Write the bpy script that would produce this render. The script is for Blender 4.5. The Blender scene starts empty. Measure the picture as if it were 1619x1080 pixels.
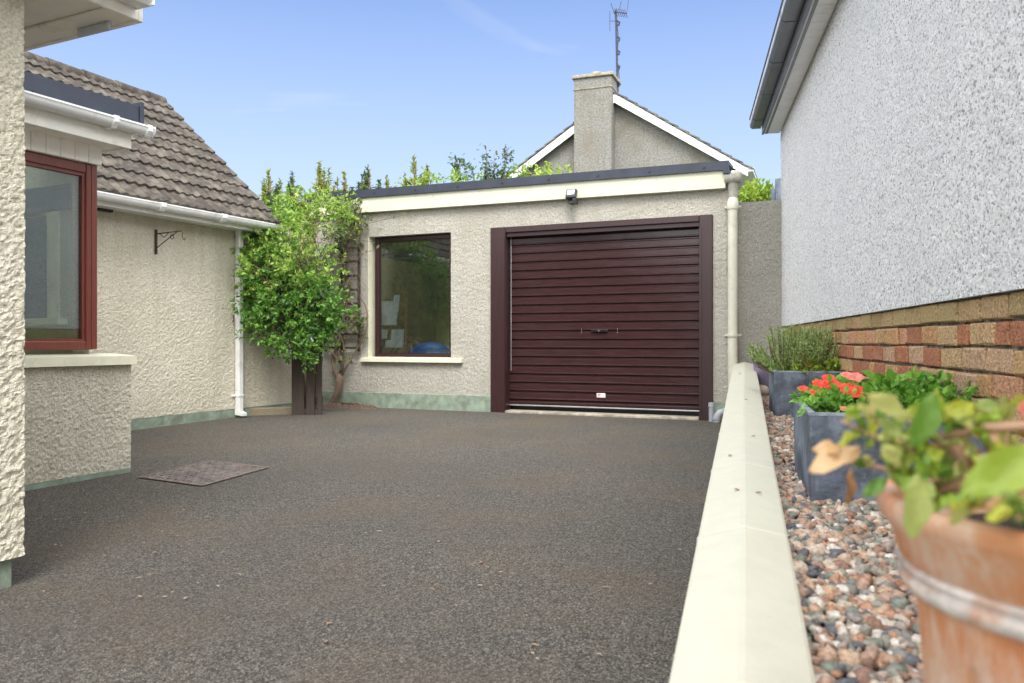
import bpy, math, random
import numpy as np
from mathutils import Vector, Matrix
random.seed(7); rng = np.random.default_rng(7)
R = math.radians
SC = bpy.context.scene
COL = SC.collection
CZ = 0.86            # eye height above the garage threshold
F = 1280.0           # focal length in photo pixels (photo 1619 wide)
# ------------------------------------------------------------ camera, sky, sun
cd = bpy.data.cameras.new("camera"); cam = bpy.data.objects.new("camera", cd); COL.objects.link(cam)
cam.location = (0, 0, CZ); cam.rotation_euler = (R(90), 0, 0)
cd.sensor_width = 36; cd.lens = F / 1619 * 36; cd.clip_start = 0.02; cd.clip_end = 3000
cd.dof.use_dof = True; cd.dof.focus_distance = 5.2; cd.dof.aperture_fstop = 4.0
SC.camera = cam
SUN_EL, SUN_AZ = 50, 178          # azimuth clockwise from +Y
w = bpy.data.worlds.new("World"); SC.world = w; w.use_nodes = True
nt = w.node_tree; nt.nodes.clear()
def N(t, k, **kw):
    n = t.nodes.new(k)
    for a, b in kw.items():
        if a.startswith('i_'): n.inputs[a[2:].replace('_', ' ')].default_value = b
        else: setattr(n, a, b)
    return n
out = N(nt, 'ShaderNodeOutputWorld'); bg = N(nt, 'ShaderNodeBackground')
sky = N(nt, 'ShaderNodeTexSky', sky_type='NISHITA', sun_disc=False, sun_elevation=R(SUN_EL), sun_rotation=R(SUN_AZ),
        air_density=1.0, dust_density=0.6, ozone_density=1.6)
tc = N(nt, 'ShaderNodeTexCoord'); mp = N(nt, 'ShaderNodeMapping'); mp.inputs['Scale'].default_value = (1.0, 1.0, 3.2)
mp.inputs['Location'].default_value = (5.15, 2.2, 1.75)
nz = N(nt, 'ShaderNodeTexNoise', i_Scale=2.6, i_Detail=7.0, i_Roughness=0.55, i_Distortion=0.9)
cr = N(nt, 'ShaderNodeValToRGB'); cr.color_ramp.elements[0].position = 0.40; cr.color_ramp.elements[1].position = 0.66
sep = N(nt, 'ShaderNodeSeparateXYZ')
hz = N(nt, 'ShaderNodeMapRange', i_From_Min=0.0, i_From_Max=0.52, i_To_Min=1.0, i_To_Max=0.0)
pw = N(nt, 'ShaderNodeMath', operation='POWER'); pw.inputs[1].default_value = 0.95
mcl = N(nt, 'ShaderNodeMath', operation='MULTIPLY'); mcl.inputs[1].default_value = 0.55
mx1 = N(nt, 'ShaderNodeMath', operation='MULTIPLY'); mx1.inputs[1].default_value = 0.95
mxx = N(nt, 'ShaderNodeMath', operation='MAXIMUM')
mix = N(nt, 'ShaderNodeMix', data_type='RGBA')
L = nt.links.new
L(tc.outputs['Generated'], mp.inputs['Vector']); L(mp.outputs['Vector'], nz.inputs['Vector']); L(nz.outputs['Fac'], cr.inputs['Fac'])
L(tc.outputs['Generated'], sep.inputs[0]); L(sep.outputs['Z'], hz.inputs['Value']); L(hz.outputs[0], pw.inputs[0])
L(cr.outputs['Color'], mcl.inputs[0]); L(pw.outputs[0], mx1.inputs[0])
mc2 = N(nt, 'ShaderNodeMath', operation='MULTIPLY'); hz2 = N(nt, 'ShaderNodeMapRange', i_From_Min=0.30, i_From_Max=0.48, i_To_Min=1.0, i_To_Max=0.2)
L(sep.outputs['Z'], hz2.inputs['Value']); L(mcl.outputs[0], mc2.inputs[0]); L(hz2.outputs[0], mc2.inputs[1])
L(mc2.outputs[0], mxx.inputs[0]); L(mx1.outputs[0], mxx.inputs[1])
gam = N(nt, 'ShaderNodeMix', data_type='RGBA', blend_type='MULTIPLY'); gam.inputs['Factor'].default_value = 1.0
gam.inputs['B'].default_value = (0.335, 0.56, 0.86, 1)
L(sky.outputs['Color'], gam.inputs['A'])
# a bank of white cloud added for fill light, unseen overhead and behind camera
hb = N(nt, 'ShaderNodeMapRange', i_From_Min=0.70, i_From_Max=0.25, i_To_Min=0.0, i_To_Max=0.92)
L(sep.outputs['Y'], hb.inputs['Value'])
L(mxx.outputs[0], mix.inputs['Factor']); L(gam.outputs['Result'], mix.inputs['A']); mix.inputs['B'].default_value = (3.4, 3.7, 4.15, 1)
fill_bank = N(nt, 'ShaderNodeMix', data_type='RGBA'); fill_bank.inputs['B'].default_value = (13.0, 13.2, 13.2, 1)
L(hb.outputs[0], fill_bank.inputs['Factor']); L(mix.outputs['Result'], fill_bank.inputs['A']); mix = fill_bank
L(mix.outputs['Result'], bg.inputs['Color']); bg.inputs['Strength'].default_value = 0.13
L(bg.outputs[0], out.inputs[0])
sl = bpy.data.lights.new("sun", 'SUN'); so = bpy.data.objects.new("sun", sl); COL.objects.link(so)
sl.energy = 2.0; sl.angle = R(26); sl.color = (1.0, 0.96, 0.90)
az, el = R(SUN_AZ), R(SUN_EL)
sd = Vector((math.sin(az) * math.cos(el), math.cos(az) * math.cos(el), math.sin(el)))
so.rotation_euler = sd.to_track_quat('Z', 'Y').to_euler()
SC.view_settings.view_transform = 'Standard'; SC.view_settings.look = 'None'
SC.view_settings.exposure = 0.97; SC.view_settings.gamma = 1.0
SC.render.engine = 'CYCLES'

# ------------------------------------------------------------ mesh builder
class MB:
    def __init__(s): s.V = []; s.n = 0; s.F = {}; s.uv = []
    def arr(s, V, Fc):
        V = np.asarray(V, dtype=np.float64).reshape(-1, 3); Fc = np.asarray(Fc, dtype=np.int64)
        s.V.append(V); s.F.setdefault(Fc.shape[1], []).append(Fc + s.n); s.n += len(V)
    def poly(s, pts): s.arr(pts, [list(range(len(pts)))])
    def box(s, x0, x1, y0, y1, z0, z1, b=0.0):
        if x0 > x1: x0, x1 = x1, x0
        if y0 > y1: y0, y1 = y1, y0
        if z0 > z1: z0, z1 = z1, z0
        V = [(x, y, z) for z in (z0, z1) for y in (y0, y1) for x in (x0, x1)]
        Q = [(0,2,3,1),(4,5,7,6),(0,1,5,4),(2,6,7,3),(0,4,6,2),(1,3,7,5)]
        if b <= 0: s.arr(V, Q); return
        b = min(b, (x1-x0)*.45, (y1-y0)*.45, (z1-z0)*.45)
        # chamfered box
        V = []; idx = {}
        for i, x in enumerate((x0, x1)):
            for j, y in enumerate((y0, y1)):
                for k, z in enumerate((z0, z1)):
                    dx, dy, dz = (b, -b)[i], (b, -b)[j], (b, -b)[k]
                    idx[i,j,k,0] = len(V); V.append((x, y+dy, z+dz))
                    idx[i,j,k,1] = len(V); V.append((x+dx, y, z+dz))
                    idx[i,j,k,2] = len(V); V.append((x+dx, y+dy, z))
        Q = []; T = []
        for a in (0, 1):
            q = [idx[a,0,0,0], idx[a,1,0,0], idx[a,1,1,0], idx[a,0,1,0]]; Q.append(q if a else q[::-1])
            q = [idx[0,a,0,1], idx[0,a,1,1], idx[1,a,1,1], idx[1,a,0,1]]; Q.append(q if a else q[::-1])
            q = [idx[0,0,a,2], idx[1,0,a,2], idx[1,1,a,2], idx[0,1,a,2]]; Q.append(q if a else q[::-1])
        for i in (0,1):
            for j in (0,1):
                q = [idx[i,j,0,0], idx[i,j,1,0], idx[i,j,1,1], idx[i,j,0,1]]; Q.append(q if (i+j) % 2 else q[::-1])
                q = [idx[i,0,j,0], idx[i,0,j,2], idx[i,1,j,2], idx[i,1,j,0]]; Q.append(q)
                q = [idx[0,i,j,1], idx[1,i,j,1], idx[1,i,j,2], idx[0,i,j,2]]; Q.append(q)
        for i in (0,1):
            for j in (0,1):
                for k in (0,1): T.append([idx[i,j,k,0], idx[i,j,k,1], idx[i,j,k,2]])
        n0 = s.n; s.arr(V, Q); s.F.setdefault(3, []).append(np.array(T) + n0)
    def tube(s, pts, r, n=8, cap=True):
        pts = [Vector(p) for p in pts]; k = len(pts); rr = r if hasattr(r, '__len__') else [r]*k
        V = []; up = None
        for i, p in enumerate(pts):
            t = (pts[min(i+1, k-1)] - pts[max(i-1, 0)]).normalized()
            if up is None: up = Vector((0,0,1)) if abs(t.z) < .9 else Vector((1,0,0))
            a = t.cross(up).normalized(); bb = t.cross(a).normalized(); up = -bb if bb.length else up
            up = (up - t*up.dot(t)).normalized()
            a = t.cross(up).normalized(); bb = up
            for j in range(n):
                q = 2*math.pi*j/n; V.append(p + a*math.cos(q)*rr[i] + bb*math.sin(q)*rr[i])
        Q = [(i*n+j, i*n+(j+1) % n, (i+1)*n+(j+1) % n, (i+1)*n+j) for i in range(k-1) for j in range(n)]
        s.arr([tuple(v) for v in V], Q)
        if cap and n > 2:
            s.F.setdefault(n, []).append(np.array([[s.n-n*k+j for j in range(n)][::-1], [s.n-n+j for j in range(n)]]))
    def lathe(s, prof, c=(0,0,0), n=48):
        V = []; m = len(prof)
        for r, z in prof:
            for j in range(n):
                q = 2*math.pi*j/n; V.append((c[0]+r*math.cos(q), c[1]+r*math.sin(q), c[2]+z))
        Q = [(i*n+j, i*n+(j+1) % n, (i+1)*n+(j+1) % n, (i+1)*n+j) for i in range(m-1) for j in range(n)]
        s.arr(V, Q)
    def extrude(s, prof, a, b, f):
        """profile list of (u,v) swept from a to b ; f(t,u,v)->xyz ; closed with caps"""
        n = len(prof); V = [f(a, u, v) for u, v in prof] + [f(b, u, v) for u, v in prof]
        s.arr(V, [(i, (i+1) % n, n+(i+1) % n, n+i) for i in range(n)])
        s.F.setdefault(n, []).append(np.array([[s.n-2*n+i for i in range(n)][::-1], [s.n-n+i for i in range(n)]]))
    def grid(s, P):   # P (a,b,3)
        a, b = P.shape[:2]; i = np.arange(a*b).reshape(a, b)
        s.arr(P.reshape(-1, 3), np.stack([i[:-1,:-1], i[1:,:-1], i[1:,1:], i[:-1,1:]], -1).reshape(-1, 4))
    def build(s, name, m, parent=None, smooth=False, recalc=True, angle=40):
        me = bpy.data.meshes.new(name); V = np.concatenate(s.V)
        fl = [np.concatenate(v) for v in s.F.values()]
        me.vertices.add(len(V)); me.vertices.foreach_set('co', V.astype(np.float32).ravel())
        lv = np.concatenate([f.ravel() for f in fl]); tot = np.concatenate([np.full(len(f), f.shape[1]) for f in fl])
        me.loops.add(len(lv)); me.loops.foreach_set('vertex_index', lv.astype(np.int32))
        st = np.concatenate([[0], np.cumsum(tot)[:-1]])
        me.polygons.add(len(tot)); me.polygons.foreach_set('loop_start', st.astype(np.int32))
        me.update(calc_edges=True); me.validate()
        if recalc and len(V) < 60000:
            import bmesh
            bm = bmesh.new(); bm.from_mesh(me); bmesh.ops.recalc_face_normals(bm, faces=bm.faces); bm.to_mesh(me); bm.free()
        if not smooth: me.polygons.foreach_set('use_smooth', np.zeros(len(me.polygons), dtype=bool))
        if smooth:
            me.polygons.foreach_set('use_smooth', np.ones(len(me.polygons), dtype=bool))
            if smooth == 'auto': me.set_sharp_from_angle(angle=R(angle))
        me.materials.append(m)
        o = bpy.data.objects.new(name, me); COL.objects.link(o); o.parent = parent
        return o
def each(name, mbs, m, parent, **kw):
    return [b.build(name, m, parent, **kw) for b in mbs]
def tag(o, label, cat, group=None, kind=None):
    if label: o['label'] = label
    if cat: o['category'] = cat
    if group: o['group'] = group
    if kind: o['kind'] = kind
    return o
def thing(name, label, cat, loc=(0,0,0), yaw=0, group=None):
    o = bpy.data.objects.new(name, None); COL.objects.link(o); o.location = loc; o.rotation_euler = (0,0,yaw)
    o.empty_display_size = .1
    return tag(o, label, cat, group)
class Frame:      # plan frame: local x along ex, local y along ey
    def __init__(s, ox, oy, yaw): s.o = (ox, oy); s.yaw = yaw; s.ex = (math.cos(yaw), math.sin(yaw)); s.ey = (-math.sin(yaw), math.cos(yaw))
    def w(s, x, y, z=0): return (s.o[0]+x*s.ex[0]+y*s.ey[0], s.o[1]+x*s.ex[1]+y*s.ey[1], z)
    def x(s, px, k=0):   # local x where the sight line of photo column px meets plane y=k
        m = (px-810)/F
        ax = s.o[0]+k*s.ey[0]; ay = s.o[1]+k*s.ey[1]
        return (m*ay-ax)/(s.ex[0]-m*s.ex[1])
    def z(s, px, py, k=0):
        xx = s.x(px, k); Y = s.w(xx, k)[1]; return CZ+(540-py)/F*Y
def at(px, py, Y): return ((px-810)/F*Y, Y, CZ+(540-py)/F*Y)

# ------------------------------------------------------------ noise for real relief
def vn(x, y, seed=0):
    xi = np.floor(x).astype(np.int64); yi = np.floor(y).astype(np.int64); fx = x-xi; fy = y-yi
    fx = fx*fx*(3-2*fx); fy = fy*fy*(3-2*fy)
    def h(a, b):
        n = (a*374761393 + b*668265263 + seed*1442695041) & 0xffffffff
        n = ((n ^ (n >> 13))*1274126177) & 0xffffffff
        return ((n ^ (n >> 16)) & 0xffff)/65535.0
    return (h(xi,yi)*(1-fx)+h(xi+1,yi)*fx)*(1-fy)+(h(xi,yi+1)*(1-fx)+h(xi+1,yi+1)*fx)*fy
def rough(mb, x0, x1, z0, z1, y, sgn, cell, amp, holes=(), sc=.024, ztop=None):
    """relief panel on plane y ; bulges towards sgn*y ; holes = (x0,x1,z0,z1)"""
    def lin(a, b, cuts):
        c = sorted(set([a, b] + [q for q in cuts if a < q < b])); r = []
        for p, q in zip(c[:-1], c[1:]):
            n = max(1, int(round((q-p)/cell))); r += list(np.linspace(p, q, n, endpoint=False))
        return np.array(r+[b])
    xs = lin(x0, x1, [h[i] for h in holes for i in (0,1)]); zs = lin(z0, z1, [h[i] for h in holes for i in (2,3)])
    X, Z = np.meshgrid(xs, zs, indexing='ij')
    sd = int(abs(x0*97+z0*31))+3
    D = amp*(.55*vn(X/sc, Z/sc, sd)+.45*vn(X/sc*2.1+5, Z/sc*2.1, sd+1)+.5*(vn(X/.5, Z/.5, sd+2)-.5))
    if ztop is not None:
        q = (Z-z0)/(z1-z0); Z = z0+q*(ztop(X)-z0)
    P = np.stack([X, np.full_like(X, y)+sgn*D, Z], -1)
    a, b = X.shape; i = np.arange(a*b).reshape(a, b)
    Q = np.stack([i[:-1,:-1], i[1:,:-1], i[1:,1:], i[:-1,1:]], -1).reshape(-1, 4)
    xm = ((xs[:-1]+xs[1:])/2)[:,None]+0*((zs[:-1]+zs[1:])/2)[None]; zm = 0*xm+((zs[:-1]+zs[1:])/2)[None]
    keep = np.ones(xm.shape, bool)
    for h in holes: keep &= ~((xm > h[0]) & (xm < h[1]) & (zm > h[2]) & (zm < h[3]))
    Q = Q[keep.ravel()]
    if sgn > 0: Q = Q[:, ::-1]
    mb.arr(P.reshape(-1, 3), Q)
def boxes_with_holes(mb, x0, x1, y0, y1, z0, z1, holes):
    """solid wall with rectangular openings"""
    xs = sorted(set([x0, x1]+[h[0] for h in holes]+[h[1] for h in holes]))
    for a, b in zip(xs[:-1], xs[1:]):
        hs = sorted([h for h in holes if h[0] < (a+b)/2 < h[1]], key=lambda h: h[2]); z = z0
        for h in hs:
            if h[2] > z: mb.box(a, b, y0, y1, z, h[2])
            z = h[3]
        if z < z1: mb.box(a, b, y0, y1, z, z1)

# ------------------------------------------------------------ materials
def newmat(name):
    m = bpy.data.materials.new(name); m.use_nodes = True; t = m.node_tree
    return m, t, t.nodes['Principled BSDF']
def ramp(t, src, stops, interp='LINEAR'):
    r = N(t, 'ShaderNodeValToRGB'); e = r.color_ramp.elements; r.color_ramp.interpolation = interp
    while len(e) < len(stops): e.new(0.5)
    for q, (p, c) in zip(e, stops): q.position = p; q.color = tuple(c)+(1,)
    t.links.new(src, r.inputs['Fac']); return r.outputs['Color']
def noise(t, co, scale, detail=3, rough=.5, dist=0):
    n = N(t, 'ShaderNodeTexNoise', i_Scale=scale, i_Detail=detail, i_Roughness=rough, i_Distortion=dist); t.links.new(co, n.inputs['Vector']); return n.outputs['Fac']
def mixc(t, fac, a, b, mode='MIX'):
    n = N(t, 'ShaderNodeMix', data_type='RGBA', blend_type=mode)
    for s, v in (('Factor', fac), ('A', a), ('B', b)):
        if isinstance(v, (int, float)): n.inputs[s].default_value = v
        elif isinstance(v, tuple): n.inputs[s].default_value = v+(1,)
        else: t.links.new(v, n.inputs[s])
    return n.outputs['Result']
def coords(t, scale=None):
    c = N(t, 'ShaderNodeTexCoord').outputs['Object']
    if scale:
        m = N(t, 'ShaderNodeMapping'); m.inputs['Scale'].default_value = scale; t.links.new(c, m.inputs['Vector']); c = m.outputs['Vector']
    return c
def bump(t, p, h, strength, dist, prev=None):
    b = N(t, 'ShaderNodeBump', i_Strength=strength, i_Distance=dist); t.links.new(h, b.inputs['Height'])
    if prev is not None: t.links.new(prev, b.inputs['Normal'])
    t.links.new(b.outputs[0], p.inputs['Normal']); return b.outputs[0]
def m_rough(name, base, dark, grain=60, spec=.5, bstr=.9, bd=.012, lo=.35, hi=.6, stain=(.6,.6,.5), stain_amt=.25, speck=None):
    m, t, p = newmat(name); c = coords(t)
    n1 = noise(t, c, grain, 4, .6); n2 = noise(t, c, grain*2.4, 2, .6)
    col = ramp(t, n1, [(lo, dark), (hi, base)])
    if speck:
        v = noise(t, c, speck[0], 2, .7); col = mixc(t, ramp(t, v, [(speck[1], (0,0,0)), (speck[2], (1,1,1))]), col, speck[3])
    big = noise(t, c, 1.3, 5, .6, .4)
    col = mixc(t, ramp(t, big, [(.42, (0,0,0)), (.75, (stain_amt,)*3)]), col, stain)
    streak = noise(t, coords(t, (5, 5, .35)), 2.2, 4, .6)
    col = mixc(t, ramp(t, streak, [(.5, (0,0,0)), (.8, (stain_amt*.8,)*3)]), col, stain)
    t.links.new(col, p.inputs['Base Color']); p.inputs['Roughness'].default_value = .9; p.inputs['Specular IOR Level'].default_value = .25
    h = N(t, 'ShaderNodeMath', operation='ADD'); t.links.new(n1, h.inputs[0]); t.links.new(n2, h.inputs[1])
    bump(t, p, h.outputs[0], bstr, bd); return m
def m_plain(name, c, rough=.5, metal=0, var=.12, scale=6, bstr=.15, dirt=None, spec=.5, stretch=None):
    m, t, p = newmat(name); co = coords(t, stretch); n = noise(t, co, scale, 5, .6)
    lo = tuple(max(0, x*(1-var*2)) for x in c); hi = tuple(min(1, x*(1+var)) for x in c)
    col = ramp(t, n, [(.3, lo), (.65, hi)])
    if dirt: 
        d = noise(t, coords(t), dirt[0], 6, .65, .5); col = mixc(t, ramp(t, d, [(dirt[1], (0,0,0)), (dirt[2], (1,1,1))]), col, dirt[3])
    t.links.new(col, p.inputs['Base Color']); p.inputs['Roughness'].default_value = rough; p.inputs['Metallic'].default_value = metal
    p.inputs['Specular IOR Level'].default_value = spec
    bump(t, p, noise(t, co, scale*8, 3), bstr, .004); return m
def m_wood(name, c1, c2, rough=.45, gx=(30, 30, 1.2), coat=0):
    m, t, p = newmat(name); co = coords(t, gx); n = noise(t, co, 4, 5, .65, .6)
    t.links.new(ramp(t, n, [(.3, c1), (.7, c2)]), p.inputs['Base Color']); p.inputs['Roughness'].default_value = rough
    p.inputs['Coat Weight'].default_value = coat; p.inputs['Coat Roughness'].default_value = .25
    bump(t, p, n, .25, .002); return m
def m_leaf(name, cols, trans=.35, rough=.45):
    m, t, p = newmat(name); g = N(t, 'ShaderNodeNewGeometry')
    st = [(i/(max(1, len(cols)-1)), c) for i, c in enumerate(cols)]
    col = ramp(t, g.outputs['Random Per Island'], st)
    n = noise(t, coords(t), 2.5, 3); col = mixc(t, ramp(t, n, [(.35, (0,0,0)), (.75, (.35,)*3)]), col, tuple(min(1, x*1.5) for x in cols[-1]))
    t.links.new(col, p.inputs['Base Color']); p.inputs['Roughness'].default_value = rough
    tr = N(t, 'ShaderNodeBsdfTranslucent'); t.links.new(col, tr.inputs['Color'])
    mx = N(t, 'ShaderNodeMixShader'); mx.inputs[0].default_value = trans
    o = [q for q in t.nodes if q.type == 'OUTPUT_MATERIAL'][0]
    t.links.new(p.outputs[0], mx.inputs[1]); t.links.new(tr.outputs[0], mx.inputs[2]); t.links.new(mx.outputs[0], o.inputs[0]); return m
M = {}
M['cream'] = m_rough('cream roughcast', (.80,.75,.62), (.54,.50,.40), 95, stain=(.46,.41,.29), stain_amt=.5, bd=.010)
M['garage'] = m_rough('garage roughcast', (.61,.585,.515), (.33,.31,.27), 95, stain=(.36,.33,.26), stain_amt=.5, bd=.012)
M['grey'] = m_rough('grey roughcast', (.58,.55,.49), (.33,.31,.27), 90, stain=(.30,.29,.24), stain_amt=.5, bd=.014)
M['spar'] = m_rough('white spar dash', (.90,.90,.90), (.26,.27,.29), 95, stain=(.62,.64,.66), stain_amt=.3, bd=.010, lo=.38, hi=.47)
M['gable'] = m_rough('grey render', (.28,.27,.25), (.15,.15,.14), 22, stain=(.17,.145,.11), stain_amt=.75, bd=.014)
M['green'] = m_plain('green painted plinth', (.24,.30,.235), .8, var=.15, scale=9, bstr=.4, dirt=(7, .5, .75, (.13,.12,.09)))
M['pvc'] = m_plain('white plastic', (.78,.78,.77), .35, var=.03, dirt=(9, .55, .85, (.5,.49,.44)))
M['pvcold'] = m_plain('weathered white board', (.90,.87,.79), .5, var=.03, dirt=(6, .55, .85, (.55,.48,.36)))
M['creampaint'] = m_plain('cream paint', (.74,.72,.55), .55, var=.05, dirt=(8, .58, .85, (.48,.44,.33)))
M['fascia'] = m_plain('cream green fascia paint', (.58,.58,.45), .55, var=.05, dirt=(11, .60, .75, (.32,.30,.24)), stretch=(.6,6,6))
M['coping'] = m_plain('cream coping paint', (.53,.515,.42), .6, var=.025, scale=14, bstr=.25, dirt=(26, .66, .76, (.34,.30,.22)))
M['trim'] = m_plain('dark roof trim', (.022,.028,.048), .45, var=.15, dirt=(30, .7, .8, (.2,.22,.25)))
M['felt'] = m_plain('roofing felt', (.05,.05,.05), .9)
M['mahog'] = m_wood('mahogany frame', (.115,.026,.018), (.20,.050,.034), .35, (25, 25, 1.5))
M['brown'] = m_wood('dark brown frame', (.022,.009,.010), (.046,.017,.018), .35, (25, 25, 1.5))
M['door'] = m_wood('dark brown steel slat', (.020,.008,.009), (.054,.020,.021), .2, (1.0, 25, 30))
M['steel'] = m_plain('galvanised steel', (.55,.56,.58), .35, .8)
M['black'] = m_plain('black plastic', (.02,.02,.023), .4)
M['iron'] = m_plain('rusty black iron', (.035,.022,.018), .7, dirt=(40, .5, .7, (.12,.05,.03)))
M['concrete'] = m_plain('concrete', (.34,.30,.24), .9, var=.2, scale=12, bstr=.5, dirt=(5, .5, .7, (.18,.16,.12)))
M['greypvc'] = m_plain('grey plastic pipe', (.36,.38,.42), .45)
M['creampipe'] = m_plain('cream plastic pipe', (.62,.60,.50), .45, var=.05, dirt=(8, .55, .8, (.4,.38,.3)))
M['anthra'] = m_plain('anthracite plastic', (.10,.115,.14), .3)
M['lightgrey'] = m_plain('pale grey plastic', (.55,.57,.6), .4)
M['slate'] = m_plain('slate grey planter', (.115,.14,.185), .65, var=.35, scale=7, bstr=1.0, dirt=(9, .52, .78, (.26,.31,.38)))  # dirt argument lays paler blotches over the slate grey
M['slaterim'] = m_plain('pale slate rim', (.28,.32,.38), .6, var=.3, scale=20)  # paler grey for the planter rim
M['soil'] = m_plain('dark soil', (.035,.022,.015), .95, var=.5, scale=30, bstr=1)
M['wood'] = m_wood('old fence wood', (.028,.021,.016), (.070,.052,.040), .8, (22, 22, 1.5))
M['woodpale'] = m_wood('weathered timber', (.16,.13,.09), (.26,.22,.15), .85, (3, 25, 25))
M['bark'] = m_wood('bark', (.10,.065,.045), (.24,.17,.12), .9, (30, 30, 3))
M['twig'] = m_plain('twig', (.16,.10,.07), .85)
M['shrub'] = m_leaf('shrub leaves', [(.05,.14,.025),(.09,.24,.035),(.15,.33,.05),(.24,.43,.09)])
M['inner'] = m_leaf('dark inner leaves', [(.02,.06,.015),(.04,.10,.02),(.06,.14,.03)])  # darker green for the leaves inside the shrub mass
M['shrub2'] = m_leaf('young green leaves', [(.12,.24,.03),(.22,.37,.05),(.36,.46,.10)])
M['climber'] = m_leaf('climber leaves', [(.05,.11,.04),(.10,.20,.06),(.20,.28,.09),(.25,.18,.08)])
M['gold'] = m_leaf('golden conifer', [(.07,.13,.02),(.18,.25,.03),(.36,.36,.05)])
M['conifer'] = m_leaf('dark conifer', [(.03,.07,.02),(.06,.12,.03),(.14,.20,.04)])
M['darkleaf'] = m_leaf('dull leaves', [(.03,.06,.02),(.07,.12,.04),(.12,.19,.06)])
M['rosemary'] = m_leaf('rosemary needles', [(.16,.26,.07),(.30,.42,.13),(.45,.55,.22)])
M['limeleaf'] = m_leaf('lime leaves', [(.12,.25,.02),(.25,.38,.04),(.40,.48,.08)])
M['bedleaf'] = m_leaf('bedding leaves', [(.07,.20,.03),(.15,.36,.04),(.28,.50,.08)])
M['potleaf'] = m_leaf('yellow green leaves', [(.10,.26,.03),(.25,.40,.04),(.48,.50,.04),(.30,.42,.10),(.60,.56,.20)], .4)
M['tanleaf'] = m_leaf('withered tan leaf', [(.55,.30,.14),(.70,.48,.26)], .3)
M['brownleaf'] = m_leaf('dead brown leaf', [(.20,.09,.03),(.32,.16,.06)], .2)
M['red'] = m_leaf('red petals', [(.78,.035,.015),(.9,.08,.04)], .3)
M['salmon'] = m_leaf('salmon petals', [(.80,.18,.14),(.85,.28,.22)], .3)
M['magenta'] = m_leaf('magenta petals', [(.45,.02,.25),(.6,.04,.38)], .3)
M['yellowcream'] = m_leaf('cream blossom', [(.75,.68,.35),(.80,.76,.50)], .3)
M['blue'] = m_plain('blue plastic', (.03,.16,.55), .35)
M['whitecloth'] = m_plain('white cloth', (.9,.92,.95), .8)
M['pine'] = m_plain('bare pine', (.45,.26,.10), .6)
M['olive'] = m_plain('olive painted plaster', (.24,.20,.08), .9)
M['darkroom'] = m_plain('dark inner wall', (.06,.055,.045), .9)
M['blind'] = m_plain('blue grey blind', (.10,.13,.18), .4, var=.1, stretch=(.5,.5,4))
M['lampglass'] = m_plain('lamp glass', (.55,.60,.62), .15)
def m_glass(name, tint=(.9,.95,.93), refl=1.0, dirt=0):
    m, t, p = newmat(name)
    tr = N(t, 'ShaderNodeBsdfTransparent'); tr.inputs[0].default_value = tint+(1,)
    gl = N(t, 'ShaderNodeBsdfGlossy'); gl.inputs['Roughness'].default_value = .02
    fr = N(t, 'ShaderNodeFresnel'); fr.inputs[0].default_value = 1.55
    mu = N(t, 'ShaderNodeMath', operation='MULTIPLY', use_clamp=True); mu.inputs[1].default_value = refl
    mx = N(t, 'ShaderNodeMixShader'); o = [q for q in t.nodes if q.type == 'OUTPUT_MATERIAL'][0]
    t.links.new(fr.outputs[0], mu.inputs[0]); t.links.new(mu.outputs[0], mx.inputs[0]); t.links.new(tr.outputs[0], mx.inputs[1]); t.links.new(gl.outputs[0], mx.inputs[2])
    if dirt:
        di = N(t, 'ShaderNodeBsdfDiffuse'); di.inputs[0].default_value = (.55,.57,.55,1)
        m2 = N(t, 'ShaderNodeMixShader'); q = ramp(t, noise(t, coords(t), 60, 5, .7), [(.45, (dirt*.3,)*3), (.75, (dirt,)*3)])
        t.links.new(q, m2.inputs[0]); t.links.new(mx.outputs[0], m2.inputs[1]); t.links.new(di.outputs[0], m2.inputs[2]); t.links.new(m2.outputs[0], o.inputs[0])
    else: t.links.new(mx.outputs[0], o.inputs[0])
    return m
M['glass'] = m_glass('window glass', refl=1.8); M['gglass'] = m_glass('garage window glass', refl=2.2, dirt=.025)
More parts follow.
